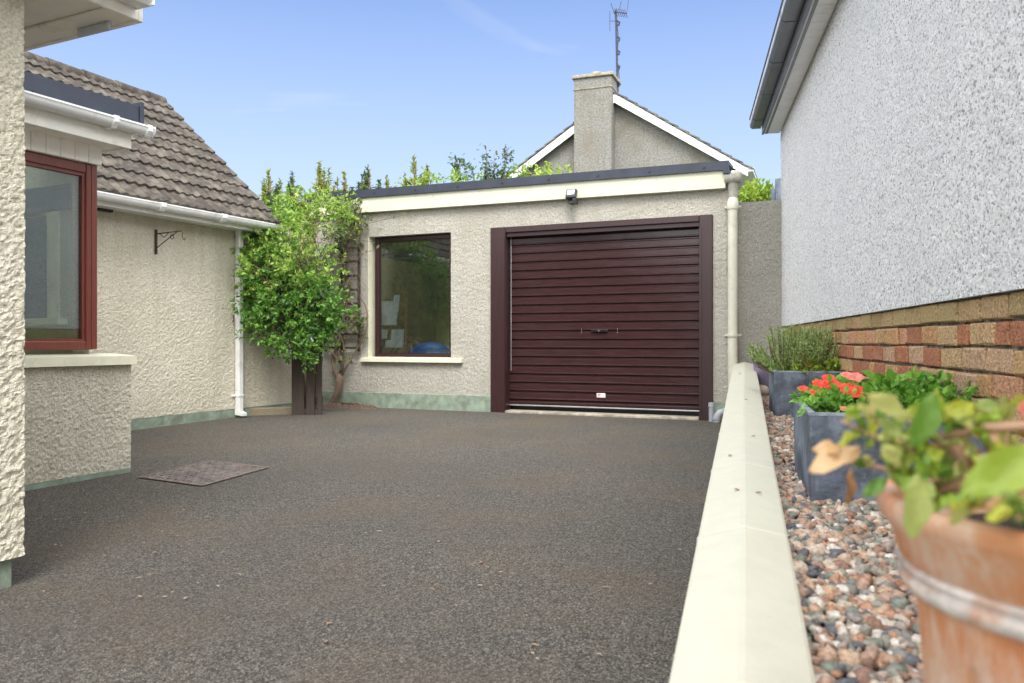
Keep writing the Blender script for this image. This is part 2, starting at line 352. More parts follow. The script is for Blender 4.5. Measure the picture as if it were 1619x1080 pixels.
def m_asphalt():
    m, t, p = newmat('asphalt'); c = coords(t)
    v = N(t, 'ShaderNodeTexVoronoi', i_Scale=150.0); t.links.new(c, v.inputs['Vector'])
    f = noise(t, c, 210, 2, .8); f2 = noise(t, c, 110, 3, .75)
    col = ramp(t, v.outputs['Color'], [(.1, (.045,.038,.032)), (.5, (.175,.156,.132)), (.9, (.36,.33,.285))])
    col = mixc(t, ramp(t, f, [(.38, (1,)*3), (.52, (0,)*3)]), col, (.035,.031,.027))
    col = mixc(t, 1.0, col, ramp(t, f2, [(.36, (.62,)*3), (.64, (1.35,)*3)]), 'MULTIPLY')
    big = noise(t, c, .9, 5, .6, .3); col = mixc(t, ramp(t, big, [(.45, (0,)*3), (.72, (.45,)*3)]), col, (.20,.145,.085))
    b2 = noise(t, c, .55, 3, .5); col = mixc(t, ramp(t, b2, [(.35, (.35,)*3), (.6, (0,)*3)]), col, (.085,.08,.078))
    rust = noise(t, coords(t, (1, 1.0, 1)), 1.6, 7, .7, .2); col = mixc(t, ramp(t, rust, [(.64, (0,)*3), (.76, (.55,)*3)]), col, (.30,.15,.065))
    w_ = N(t, 'ShaderNodeTexVoronoi', i_Scale=16.0); t.links.new(c, w_.inputs['Vector'])
    col = mixc(t, ramp(t, w_.outputs['Distance'], [(.045, (.8,)*3), (.07, (0,)*3)]), col, (.25,.23,.20))
    t.links.new(col, p.inputs['Base Color']); p.inputs['Roughness'].default_value = .82; p.inputs['Specular IOR Level'].default_value = .35
    a = N(t, 'ShaderNodeMath', operation='ADD'); t.links.new(f, a.inputs[0]); t.links.new(v.outputs['Distance'], a.inputs[1])
    bump(t, p, a.outputs[0], 1.0, .012); return m
M['asphalt'] = m_asphalt()
def m_island(name, cols, rough=.8, grain=60, gstr=.3, mott=None, bd=.004):
    m, t, p = newmat(name); g = N(t, 'ShaderNodeNewGeometry'); c = coords(t)
    k = len(cols); col = ramp(t, g.outputs['Random Per Island'], [((i+.0)/k, q) for i, q in enumerate(cols)], 'CONSTANT' if k > 4 else 'LINEAR')
    n = noise(t, c, grain, 4, .65)
    col = mixc(t, 1.0, col, ramp(t, n, [(.3, (1-gstr*1.8,)*3), (.7, (1+gstr*.6,)*3)]), 'MULTIPLY')
    if mott: col = mixc(t, ramp(t, noise(t, c, mott[0], 4, .6), [(mott[1], (0,)*3), (mott[2], (1,)*3)]), col, mott[3])
    t.links.new(col, p.inputs['Base Color']); p.inputs['Roughness'].default_value = rough; p.inputs['Specular IOR Level'].default_value = .3
    bump(t, p, n, .6, bd); return m
M['gravel'] = m_island('gravel', [(.42,.28,.20),(.31,.29,.24),(.50,.37,.28),(.27,.25,.23),(.60,.50,.40),(.44,.24,.15),(.22,.24,.20),(.66,.60,.53),(.30,.18,.13),(.45,.30,.23),(.13,.13,.14),(.36,.30,.25),(.52,.35,.24)], .6, 90, .3)
M['brick'] = m_island('brick', [(.52,.21,.11),(.60,.34,.16),(.62,.41,.22),(.54,.28,.14),(.62,.33,.19),(.58,.37,.18),(.47,.20,.11),(.60,.39,.24)], .9, 110, .45, mott=(6, .62, .8, (.52,.36,.14)), bd=.012)
M['brickbuff'] = m_island('buff brick', [(.44,.33,.15),(.52,.38,.19),(.40,.29,.14),(.50,.34,.18)], .9, 110, .4, bd=.012)
M['mortar'] = m_plain('mortar', (.24,.22,.19), .95, var=.4, scale=40, bstr=1)
M['tile'] = m_plain('weathered concrete tile', (.090,.077,.061), .9, var=.45, scale=9, bstr=1.2, dirt=(5, .48, .62, (.045,.034,.028)))
M['tile2'] = m_plain('far roof tile', (.12,.11,.10), .9, var=.3, scale=3)
def m_terra():
    m, t, p = newmat('weathered terracotta'); c = coords(t)
    col = ramp(t, noise(t, c, 7, 5, .6), [(.3, (.48,.17,.07)), (.55, (.56,.25,.12)), (.75, (.50,.33,.22))])
    col = mixc(t, ramp(t, noise(t, coords(t, (1,1,.35)), 14, 6, .7), [(.42, (0,)*3), (.62, (.85,)*3)]), col, (.62,.52,.45))
    col = mixc(t, ramp(t, noise(t, coords(t), 11, 6, .7, .4), [(.58, (0,)*3), (.72, (.75,)*3)]), col, (.13,.07,.04))
    t.links.new(col, p.inputs['Base Color']); p.inputs['Roughness'].default_value = .9; bump(t, p, noise(t, c, 70, 4), .3, .004); return m
M['terra'] = m_terra()
M['limewhite'] = m_plain('lime bloom on terracotta', (.60,.55,.52), .9, var=.2, scale=20, dirt=(14, .45, .65, (.45,.24,.15)))

# ------------------------------------------------------------ foliage helpers
def leaves(mb, C, D, Lg, W, fold=.25, curl=.0, nrm=None):
    """N leaves: centres C, direction D, length Lg, width W"""
    C = np.asarray(C, float); n = len(C); D = np.asarray(D, float); D /= np.linalg.norm(D, axis=1)[:,None]+1e-9
    if nrm is None: nrm = rng.normal(size=(n, 3))*.7+np.array([0, 0, .8])
    S = np.cross(D, nrm); S /= np.linalg.norm(S, axis=1)[:,None]+1e-9; U = np.cross(S, D)
    Lg = np.broadcast_to(Lg, (n,))[:,None]; W = np.broadcast_to(W, (n,))[:,None]
    b = C-D*Lg*.5; t = C+D*Lg*.5-U*Lg*curl
    l1 = C-D*Lg*.18+S*W*.5+U*W*fold; r1 = C-D*Lg*.18-S*W*.5+U*W*fold
    l2 = C+D*Lg*.18+S*W*.42+U*(W*fold-Lg*curl*.3); r2 = C+D*Lg*.18-S*W*.42+U*(W*fold-Lg*curl*.3)
    m = C+D*Lg*.0+U*Lg*curl*.4
    V = np.stack([b, r1, r2, t, l2, l1, m], 1).reshape(-1, 3)
    k = (np.arange(n)*7)[:,None]
    mb.arr(V, np.concatenate([k+np.array([[0,1,6,5]]), k+np.array([[6,1,2,2]])[:, :4]])) if False else None
    base = mb.n; mb.V.append(V); mb.n += len(V)
    Q = np.concatenate([k+np.array([[0,1,6,5]]), k+np.array([[3,4,6,2]])])+base
    T = np.concatenate([k+np.array([[6,1,2]]), k+np.array([[6,4,5]])])+base
    mb.F.setdefault(4, []).append(Q); mb.F.setdefault(3, []).append(T)
def sph(n):
    v = rng.normal(size=(n, 3)); return v/np.linalg.norm(v, axis=1)[:,None]
def clump(mb, c, r, n, Lg, W, tw=None, surf=.55, up=.35):
    """leafy ellipsoid made of sprigs"""
    c = np.array(c); r = np.array(r); ns = max(1, n//7)
    d = sph(ns); rad = surf+(1-surf)*rng.random(ns)**.6; rad = rad*(1+.14*rng.normal(size=ns))
    P = c+d*r*rad[:,None]; dirs = d*.9+rng.normal(size=(ns, 3))*.45+np.array([0,0,up])
    dirs /= np.linalg.norm(dirs, axis=1)[:,None]
    k = rng.random((ns, 7, 1)); C = P[:,None]+dirs[:,None]*(k-.3)*Lg*2.6
    side = rng.normal(size=(ns, 7, 3)); D = dirs[:,None]*.6+side*.55
    C = C+D/np.linalg.norm(D, axis=2)[...,None]*Lg*.5
    s = (.65+.6*rng.random(ns*7))
    leaves(mb, C.reshape(-1, 3), D.reshape(-1, 3), Lg*s, W*s)
    if tw is not None:
        for i in range(0, ns, 14):
            tw.tube([tuple(c+(P[i]-c)*.2), tuple(c+(P[i]-c)*.65+rng.normal(size=3)*.02), tuple(P[i])], [.006,.004,.002], 4, False)
def pxr(px, Y): return px/F*Y

# ============================================================ SETTING
FG = Frame(0, 0, R(-23.39)); o_ = (342/F*8.776, 8.776); FG = Frame(o_[0], o_[1], R(-23.39))
FH = Frame(-1.87, 3.10, R(64.16))
FN = Frame(1.0, 0.0, R(90-12.25))
FC = Frame(-.0045, 0.0, R(90-16.04))
FF = Frame(165/F*22, 22.0, R(-20.56))
def gz(Y): return np.where(np.asarray(Y) < 9, -.012*(9-np.asarray(Y)), 0.0)
ys = np.array([-200, -40, -8, -4, 0, 3, 6, 9, 13, 40, 1500.]); xs = np.array([-1500, -100, -20, -8, 0, 8, 20, 100, 1500.])
X, Y = np.meshgrid(xs, ys, indexing='ij'); mb = MB(); mb.grid(np.stack([X, Y, gz(np.maximum(Y, -8))-.02], -1))
o = mb.build('ground', m_plain('rough grass', (.06,.09,.03), .95, var=.4, scale=3)); tag(o, None, None, kind='structure')
ys = np.arange(-8, 12.01, .25); xs = np.arange(-9, 3.51, .25)
X, Y = np.meshgrid(xs, ys, indexing='ij'); Z = gz(Y)+.006*(vn(X*1.1, Y*1.1, 5)-.5)
mb = MB(); mb.grid(np.stack([X, Y, Z], -1)); o = mb.build('driveway', M['asphalt'], smooth=True); tag(o, None, None, kind='structure')

# ---- garage -------------------------------------------------
G = thing('garage', 'flat roofed roughcast garage with a dark brown roller door and one window', 'garage', FG.w(0, 0, 0), FG.yaw)
gl = FG.x(500); gzt = FG.z(1000, 300)            # wall left end / wall top
dL, dR_ = FG.x(778), FG.x(1127.5); dT = FG.z(1127, 340)
wL, wR = FG.x(583), FG.x(713.5); wB, wT = FG.z(583, 569), FG.z(713, 367)
print('garage', gl, gzt, 'door', dL, dR_, dT, 'win', wL, wR, wB, wT)
holes = [(dL, dR_, -.2, dT), (wL, wR, wB, wT)]
mb = MB(); boxes_with_holes(mb, gl, 0, .012, .24, -.2, gzt, holes)
rough(mb, gl, 0, .195, gzt, .004, -1, .015, .011, [(dL, dR_, .0, dT), (wL, wR, wB, wT)])
mb.box(gl, gl+.22, .24, 6, -.2, gzt)
for (xa, ya, xb, yb) in ((-.22, .24, 0, 6.0), (gl+.22, 5.8, -1.15, 6.0)):
    sk = lambda x, y: (x-.165*y if xa == -.22 else x, y)
    V = [sk(xa, ya)+(-.2,), sk(xb, ya)+(-.2,), sk(xb, yb)+(-.2,), sk(xa, yb)+(-.2,), sk(xa, ya)+(gzt,), sk(xb, ya)+(gzt,), sk(xb, yb)+(gzt,), sk(xa, yb)+(gzt,)]
    mb.arr(V, [(3,2,1,0),(4,5,6,7),(0,1,5,4),(1,2,6,5),(2,3,7,6),(3,0,4,7)])
# relief on the outer right side
mb.build('wall', M['garage'], G)
for a, b in ((gl, dL), (dR_, .003)): mb = MB(); mb.box(a, b, -.012, .012, -.2, .195, .004); mb.build('plinth', M['green'], G)
fz0, fz1 = FG.z(1147, 297, -.08), FG.z(1147, 268.5, -.08)
zl0 = FG.z(580, 335, -.08)
mb = MB(); xr = FG.x(1147, -.08)
def lift(x): return (x-xr)/(gl-xr)*(zl0-fz0)*1.05
mb.extrude([(-.08, 0), (.03, 0), (.03, fz1-fz0), (-.08, fz1-fz0)], gl-.05, xr, lambda t, u, v: (t, u, fz0+lift(t)+v))
mb.build('fascia', M['fascia'], G)
mb = MB(); xt = FG.x(1152.5, -.11)
mb.extrude([(-.11, -.01), (-.075, -.01), (-.075, .05), (.25, .065), (.25, .09), (-.11, .09)], gl-.1, xt, lambda t, u, v: (t, u, fz1+lift(t)+v+.004))
mb.extrude([(-.115, -.05), (-.02, -.05), (-.02, -.012), (-.115, -.012)], xt-.06, xt+.012, lambda t, u, v: (t, u, fz1+v+.004))
mb.build('roof_trim', M['trim'], G)
for i in range(9):
    x = gl+.4+i*.6; mb = MB(); mb.tube([(x, -.112, fz1+lift(x)+.04), (x, -.122, fz1+lift(x)+.04)], .011, 8); mb.build('trim_fixing', M['black'], G)
mb = MB(); V = [(gl-.05, 2.0, gzt), (xr-.35, 2.0, gzt), (xr-1.1, 6.2, gzt), (gl-.05, 6.2, gzt)]; V += [(a, b, (fz1+.10 if b < 1 else gzt+.03)) for a, b, c in V]
mb.arr(V, [(3,2,1,0),(4,5,6,7),(0,1,5,4),(1,2,6,5),(2,3,7,6),(3,0,4,7)]); 
for q in ((gl-.05, xr, .03, .32), (gl-.05, gl+.4, .32, 2.0), (wR+.2, xr-.33, .32, 2.0)): mb.box(q[0], q[1], q[2], q[3], gzt+.002, gzt+.10)
mb.build('roof', M['felt'], G)
mb = MB(); mb.box(gl+.4, wR+.2, .32, 2.0, gzt+.09, gzt+.097); mb.build('added_rooflight', M['glass'], G)  # unseen roof opening added to let daylight onto the garage contents
# interior
mb = MB(); mb.box(gl+.23, -1.25, .25, 5.7, -.02, .003); mb.build('floor_slab', M['concrete'], G)
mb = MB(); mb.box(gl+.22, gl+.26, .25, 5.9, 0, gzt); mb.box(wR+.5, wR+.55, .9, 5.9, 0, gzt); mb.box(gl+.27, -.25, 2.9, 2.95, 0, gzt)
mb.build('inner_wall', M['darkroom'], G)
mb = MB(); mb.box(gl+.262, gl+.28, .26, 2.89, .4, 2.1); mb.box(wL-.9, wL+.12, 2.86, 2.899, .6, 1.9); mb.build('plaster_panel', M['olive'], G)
# window
mb = MB(); mb.box(wL-.001, wL+.004, -.006, .17, wB, wT); mb.build('reveal', M['creampaint'], G)
fr = MB(); b = .055; y0, y1 = .075, .14
fz = FG.x(593, .075)
a0, a1, b0, b1 = wL+.006, wR-.002, wB+.02, wT-.004
a0 = max(a0, fz)
for q in ((a0, a0+b, b0, b1), (a1-b, a1, b0, b1), (a0+b, a1-b, b1-b, b1), (a0+b, a1-b, b0, b0+b)): fr.box(q[0], q[1], y0, y1, q[2], q[3], .006)
for q in ((a0+b, a0+b+.014, b0+b, b1-b), (a1-b-.014, a1-b, b0+b, b1-b), (a0+b+.014, a1-b-.014, b1-b-.014, b1-b), (a0+b+.014, a1-b-.014, b0+b, b0+b+.014)):
    fr.box(q[0], q[1], y0+.018, y1-.01, q[2], q[3])
W_ = fr.build('window', M['brown'], G); W_['label'] = 'tall dark brown framed garage window'
mb = MB(); mb.box(a0+b, a1-b, .105, .111, b0+b, b1-b); mb.build('pane', M['gglass'], W_)
sx0, sx1 = FG.x(570, -.06), FG.x(729.5, -.06); sz = FG.z(650, 566.5, -.06)
mb = MB(); mb.extrude([(-.06, 0), (.075, 0), (.075, .062), (-.06, .045)], sx0, sx1, lambda t, u, v: (t, u, sz-.05+v)); mb.build('sill', M['creampaint'], W_)
# door frame
mb = MB(); jL1 = FG.x(801, -.0); jR0 = FG.x(1106.5, .0)
hz0 = FG.z(1106, 358, .0)
for a, b in ((dL-.004, jL1), (jR0, dR_+.004)):
    mb.box(a, b, -.035, .15, -.02, dT+.004, .008)
mb.box(jL1-.03, jL1-.006, -.045, -.03, 0, hz0); mb.box(jR0+.006, jR0+.03, -.045, -.03, 0, hz0)
mb.box(jL1, jR0, -.028, .15, hz0+.05, dT+.004, .006); mb.box(jL1, jR0, .0, .12, hz0+.0, hz0+.05, .004)
mb.build('door_frame', M['brown'], G)
# roller door
mb = MB(); yD = .10; nsl = 19; zb = FG.z(1100, 648, yD); zt = hz0+.08; p_ = (FG.z(1100, 361, yD)-zb-.04)/nsl
prof = []
z = zb+.04
for i in range(nsl+1):
    z0 = z+i*p_
    prof += [(yD+.016, z0), (yD+.016, z0+.010), (yD+.001, z0+.020), (yD-.004, z0+.024), (yD-.004, z0+.033), (yD, z0+.037), (yD, z0+p_-.012), (yD+.008, z0+p_-.004)]
dx0, dx1 = jL1-.02, jR0+.02
nx = 14
X = np.linspace(dx0, dx1, nx)
P = np.zeros((nx, len(prof), 3))
for i in range(nx):
    for j, (u, v) in enumerate(prof): P[i, j] = (X[i], u+.0012*math.sin(i*1.7+j//8*2.1), v)
mb.grid(P); DO = mb.build('roller_door', M['door'], G, recalc=False); DO['label'] = 'closed dark brown ribbed roller door'
mb = MB(); mb.box(dx0, dx1, yD-.012, yD+.03, zb-.004, zb+.036, .006); mb.build('bottom_rail', M['door'], DO)
mb = MB(); mb.box(dx0, dx1, yD-.016, yD+.028, zb-.020, zb-.005, .004); mb.build('steel_lip', M['steel'], DO)
mb = MB(); mb.box(jL1+.022, jL1+.031, yD-.02, yD-.006, .5, hz0, .002); mb.build('guide_rail', M['steel'], DO)
hx, hzz = FG.x(949, yD), FG.z(949, 523, yD)
mb = MB(); mb.box(hx-.1, hx+.1, yD-.03, yD+.002, hzz-.016, hzz+.016, .008); mb.box(hx-.085, hx+.085, yD-.045, yD-.03, hzz+.004, hzz+.014, .004)
mb.tube([(hx, yD-.029, hzz), (hx, yD-.042, hzz)], .012, 12)
HA = mb.build('handle', M['black'], DO)
mb = MB(); mb.tube([(hx, yD-.042, hzz), (hx, yD-.046, hzz)], .008, 12); mb.build('lock', M['steel'], HA)
for px_ in (920, 977):
    for dz in (-.022, .0, .022):
        mb = MB(); x = FG.x(px_, yD); mb.tube([(x, yD+.001, hzz+dz), (x, yD-.007, hzz+dz)], .0045, 6); mb.build('rivet', M['steel'], DO)
sx, sz_ = FG.x(951, yD), FG.z(951, 625, yD)
mb = MB(); mb.box(sx-.052, sx+.052, yD-.0075, yD-.005, sz_-.024, sz_+.024)
ST = mb.build('sticker', m_plain('white sticker', (.75,.75,.76), .4), DO)
mb = MB(); 
for a, b, c, d in ((-.042, -.006, .006, .015), (-.042, -.006, -.013, -.004)): mb.box(sx+a, sx+b, yD-.0095, yD-.0077, sz_+c, sz_+d)
mb.box(sx-.042, sx-.036, yD-.0095, yD-.0077, sz_-.004, sz_+.006); mb.box(sx-.012, sx-.006, yD-.0095, yD-.0077, sz_-.004, sz_+.006)
mb.build('sticker_emblem', m_plain('red print', (.45,.03,.08), .4), ST)
mb = MB(); mb.box(sx+.006, sx+.038, yD-.0095, yD-.0077, sz_+.004, sz_+.010); mb.box(sx+.006, sx+.030, yD-.0095, yD-.0077, sz_-.010, sz_-.005)
mb.build('sticker_print', m_plain('pale grey print', (.3,.32,.36), .5), ST)
mb = MB(); mb.box(jL1, jR0, -.055, .13, -.06, .028, .012); mb.build('threshold', M['concrete'], G)
mb = MB(); mb.box(jL1-.1, jR0+.1, yD+.1, yD+.13, -.02, zt+.02); mb.build('dark_backing', M['black'], G)
# garage rain pipe
ppx = FG.x(1159, -.05); pr = .052
ptop = FG.z(1159, 318, -.05)
mb = MB(); mb.tube([(ppx+.005, -.06, .10), (ppx, -.06, .6), (ppx, -.06, 1.5), (ppx-.0, -.06, ptop-.05)], pr, 16)
mb.tube([(ppx, -.06, ptop-.09), (ppx, -.06, ptop-.04), (ppx, -.035, ptop+.02)], [pr+.01, pr+.012, pr], 16)
DP = mb.build('downpipe', M['creampipe'], G, smooth='auto'); DP['label'] = 'round cream downpipe at the right end of the garage'
for z in (FG.z(1159, 530, -.06), ptop-.06, ):
    mb = MB(); mb.tube([(ppx, -.06, z-.015), (ppx, -.06, z+.015)], pr+.012, 16); mb.box(ppx-.085, ppx+.085, -.03, .004, z-.012, z+.012, .003); mb.build('pipe_clip', M['creampipe'], DP, smooth='auto')
mb = MB(); hc = (ppx, -.01)
mb.tube([(ppx, -.035, ptop+.01), (ppx, -.02, ptop+.09), (ppx, -.02, ptop+.2), (ppx+.0, -.02, ptop+.24)], [.05, .055, .06, .075], 12)
mb.tube([(ppx-.08, -.05, ptop+.25), (ppx+.09, -.05, ptop+.25)], .06, 12)
mb.build('rain_hopper', M['greypvc' if False else 'grey'], DP, smooth='auto')

# floodlight
fx, fzz = FG.x(904, -.12), FG.z(904, 308, -.12)
FL = thing('floodlight', 'small black floodlight fixed on the cream fascia above the roller door', 'floodlight', FG.w(fx, -.12, fzz), FG.yaw)
t_ = R(-25)
def rot(y, z): return (y*math.cos(t_)-z*math.sin(t_), y*math.sin(t_)+z*math.cos(t_))
def tbox(mb, x0, x1, y0, y1, z0, z1, b=.004):
    q = MB(); q.box(x0, x1, y0, y1, z0, z1, b)
    for V in q.V: yy, zz = rot(V[:,1], V[:,2]); V[:,1] = yy; V[:,2] = zz
    for V in q.V: mb.V.append(V)
    for k, v in q.F.items():
        for f in v: mb.F.setdefault(k, []).append(f+mb.n)
    mb.n += q.n
mb = MB(); tbox(mb, -.062, .062, -.03, .02, -.055, .065, .008); tbox(mb, -.02, .03, -.01, .045, -.01, .03); mb.build('housing', M['black'], FL)
mb = MB(); tbox(mb, -.044, .044, -.034, -.0305, -.018, .046, .001); mb.build('lens', M['lampglass'], FL)
mb = MB(); mb.box(-.05, .05, .02, .035, -.10, -.04, .003); mb.box(-.02, .075, -.055, .03, -.115, -.085, .006); mb.box(.03, .07, -.06, -.01, -.09, -.05, .006); mb.build('sensor', M['black'], FL)

# things inside the garage window
x0 = FG.x(620, .34)
RK = thing('clothes_rack', 'wooden rack hung with white cloths standing inside the garage window', 'rack', FG.w(x0, .34, .28), FG.yaw)
mb = MB()
for x in (-.22, .20): mb.box(x, x+.03, 0, .03, 0, 1.25, .003)
for z in (.52, .72, .88, 1.05): mb.box(-.22, .23, -.012, .0, z, z+.03, .003)
mb.build('frame', M['pine'], RK)
for i, (xa, xb, za, zb_, m) in enumerate(((-.2, .10, .80, 1.12, 'whitecloth'), (-.22, -.06, .62, .74, 'whitecloth'), (.0, .2, .58, .74, 'whitecloth'), (.02, .12, .98, 1.2, 'whitecloth'), (-.1, .18, .50, .60, 'whitecloth'))):
    mb = MB(); Xg, Zg = np.meshgrid(np.linspace(xa, xb, 9), np.linspace(za, zb_, 7), indexing='ij')
    Pg = np.stack([Xg+.10*(Zg-za), -.03+.02*np.sin(Xg*50)+.0*Zg, Zg], -1); mb.grid(Pg); Pg2 = Pg+np.array([0, .008, 0]); mb.grid(Pg2)
    mb.build('cloth', M[m], RK, smooth=True)
tb = FG.w(FG.x(682, .5), .5, .26)
mb = MB(); mb.lathe([(.0, .0), (.26, .0), (.30, .36), (.33, .40), (.33, .43), (.29, .42), (.26, .50), (.16, .57), (0, .60)], n=40)
o = mb.build('tub', M['blue'], None, smooth=True); o.location = tb; tag(o, 'round blue plastic tub behind the garage window glass', 'tub')

# small waste pipes by the garage door
bx = FG.x(1125.5, -.09)
o = MB(); o.tube([(0, 0, -.05), (0, 0, .165)], .028, 14); o.tube([(0, 0, .155), (0, 0, .20)], [.034, .030], 14)
q = o.build('waste_pipe', M['greypvc'], None, smooth='auto'); q.location = FG.w(bx, -.10, 0); tag(q, 'short upright grey waste pipe beside the right door post', 'pipe')
bx = FG.x(1146, -.09)
o = MB(); o.tube([(.03, .02, .10), (0, 0, .105), (-.045, 0, .095), (-.075, 0, .06), (-.08, 0, .0), (-.08, 0, -.05)], .040, 14); o.tube([(-.002, 0, .105), (.03, .02, .10)], .047, 14)
o.tube([(-.083, 0, .02), (-.083, 0, .045)], .046, 14)
q = o.build('drain_bend', M['greypvc'], None, smooth='auto'); q.location = FG.w(bx, -.12, 0); tag(q, 'bent grey drain elbow at the foot of the cream downpipe', 'pipe')

# ---- grey link wall ------------------------------------------
LW = thing('link_wall', 'grey roughcast wall filling the gap between garage and white house', 'wall', FG.w(0, 0, 0), FG.yaw)
lx1 = FG.x(1262, .12); lt = FG.z(1200, 318, .12)
mb = MB(); mb.box(.004, lx1, .14, .34, -.5, lt-.004); rough(mb, .004, lx1, -.3, lt, .135, -1, .017, .014)
rough(mb, .004, lx1, .0, .2, .0, -1, .02, .0) if False else None
mb.build('wall', M['grey'], LW)

# ---- low boundary wall ----------------------------------------
cs = math.cos(R(16.04)); ny = 60
BW = thing('boundary_wall', 'low wall with a cream painted twice weathered coping beside the driveway', 'wall', (0, 0, 0), 0)
def ctop(Y): return CZ-.605+.0413*Y
EY = 8.72
mb = MB()
Yc = np.array(sorted(list(np.linspace(-1.6, EY, 90))+[k*.9-1.9+.45+d for k in range(0, 12) for d in (-.011, -.004, .004, .011) if -1.6 < k*.9-1.45+d < EY]))
prof = [(-.119, -.06), (-.119, -.004), (-.112, .0), (-.006, .024), (.006, .024), (.112, .0), (.119, -.004), (.119, -.06)]
P = np.zeros((len(Yc), len(prof), 3))
for i, y in enumerate(Yc):
    for j, (u, v) in enumerate(prof):
        gr = .004*max(0, 1-abs((y+1.9) % .9-.45)/.010); wob = -gr*1.5+.0007*math.sin(y*1.3+j)
        P[i, j] = (.2875*y-.0045+(u+wob)*1.0, y, ctop(y)+v+wob*.5)
mb.grid(P); mb.F.setdefault(len(prof), []).append(np.array([[i for i in range(len(prof))], [mb.n-len(prof)+i for i in range(len(prof))][::-1]]))
mb.build('coping', M['coping'], BW, smooth='auto', angle=8)
mb = MB(); P = np.zeros((2, 4, 3))
for i, y in enumerate((-1.58, EY-.01)):
    for j, (u, v) in enumerate(((-.09, -1), (-.09, -.055), (.09, -.055), (.09, -1))):
        P[i, j] = (.2875*y-.0045+u, y, ctop(y)+v if v > -.5 else -.3)
mb.grid(P); mb.build('wall', M['cream'], BW)

# ---- gravel bed -------------------------------------------------
def gravz(Y): return CZ-.605+.018*(np.asarray(Y)-1.3)
P = np.zeros((40, 2, 3))
for i, y in enumerate(np.linspace(-1.5, 9.2, 40)):
    P[i, 0] = (.2875*y+.08, y, gravz(y)-.012); P[i, 1] = (1.02+.2172*y, y, gravz(y)-.012)
mb = MB(); mb.grid(P); o = mb.build('gravel_base', M['soil']); tag(o, None, None, kind='structure')
import bmesh
def ico(sub):
    bm = bmesh.new(); bmesh.ops.create_icosphere(bm, subdivisions=sub, radius=1); V = np.array([v.co[:] for v in bm.verts]); Fc = np.array([[v.index for v in f.verts] for f in bm.faces]); bm.free(); return V, Fc
def stones(mb, pos, size, sub, flat=.62, lump=.22):
    V0, F0 = ico(sub); n = len(pos)
    A = rng.normal(size=(n, 3, 3)); Qm, _ = np.linalg.qr(A)
    S = np.stack([np.ones(n), .62+.35*rng.random(n), .45+.35*rng.random(n)], 1)
    d = 1+lump*(rng.random((n, len(V0)))-.5)*2*.6
    V = V0[None]*d[...,None]*S[:,None]; V = np.einsum('nij,nkj->nki', Qm, V); V[...,2] *= flat+.2
    V = V*size[:,None,None]+pos[:,None]
    k = (np.arange(n)*len(V0))[:,None,None]
    mb.arr(V.reshape(-1, 3), (F0[None]+k).reshape(-1, 3))
mb = MB()
def bed(y0, y1, sp, sub, rad):
    pts = []
    for y in np.arange(y0, y1, sp):
        a = .2875*y+.105; b = 1.0+.2172*y
        for x in np.arange(a, b, sp): pts.append((x+random.uniform(-.5, .5)*sp, y+random.uniform(-.5, .5)*sp))
    p = np.array(pts); n = len(p); lay = rng.random(n)
    pos = np.stack([p[:,0], p[:,1], gravz(p[:,1])+.016*lay+.012*(vn(p[:,0]*4, p[:,1]*4, 9)-.5)], 1)
    stones(mb, pos, rad*(.6+1.0*rng.random(n)**1.5), sub, lump=.42)
bed(.7, 3.6, .0195, 2, .0165); bed(3.6, 8.9, .022, 1, .018); bed(.7, 3.6, .07, 2, .021)
o = mb.build('gravel', M['gravel'], None, smooth=True, recalc=False); tag(o, 'loose pink and grey gravel between the coping and the brick base', 'gravel', kind='stuff')

# ---- neighbour's white house ------------------------------------
NH = thing('white_house', 'white dashed neighbouring house with a brick base and dark gutter', 'house', FN.w(0, 0, 0), FN.yaw)
nx1 = FN.x(1234); nT = CZ+2.27; bT = CZ+.16; print('neighbour', nx1)
mb = MB(); mb.box(-3, nx1, -4, -.02, bT, nT+.1); rough(mb, -.3, nx1, bT-.0, nT+.02, -.012, 1, .016, .010, sc=.018)
mb.build('wall', M['spar'], NH)
mb = MB(); mb.box(-3, nx1-.01, -4, -.042, -.4, bT-.0); mb.build('mortar_bed', M['mortar'], NH)
mb = MB(); mb2 = MB(); ch = .0896
for c in range(9):
    x = -.6+(.14 if c % 2 else 0)+random.uniform(-.03, .03); z1 = bT-.006-c*ch; z0 = z1-ch+.011
    target = mb2 if c == 0 else mb
    while x < nx1-.02:
        wd = .232 if random.random() > .2 else .112
        if x+wd > nx1: wd = nx1-x
        if wd > .03:
            n0 = len(target.V); yy = -.022+random.uniform(-.004, .004); dz = random.uniform(-.003, .003)
            target.box(x, x+wd, -.10, yy, z0+dz, z1+dz, .006)
            target.V[n0] = target.V[n0]+rng.normal(size=target.V[n0].shape)*.0018
        x += wd+.017
BB = mb.build('brick_base', M['brick'], NH, recalc=True); mb2.build('buff_course', M['brickbuff'], BB)
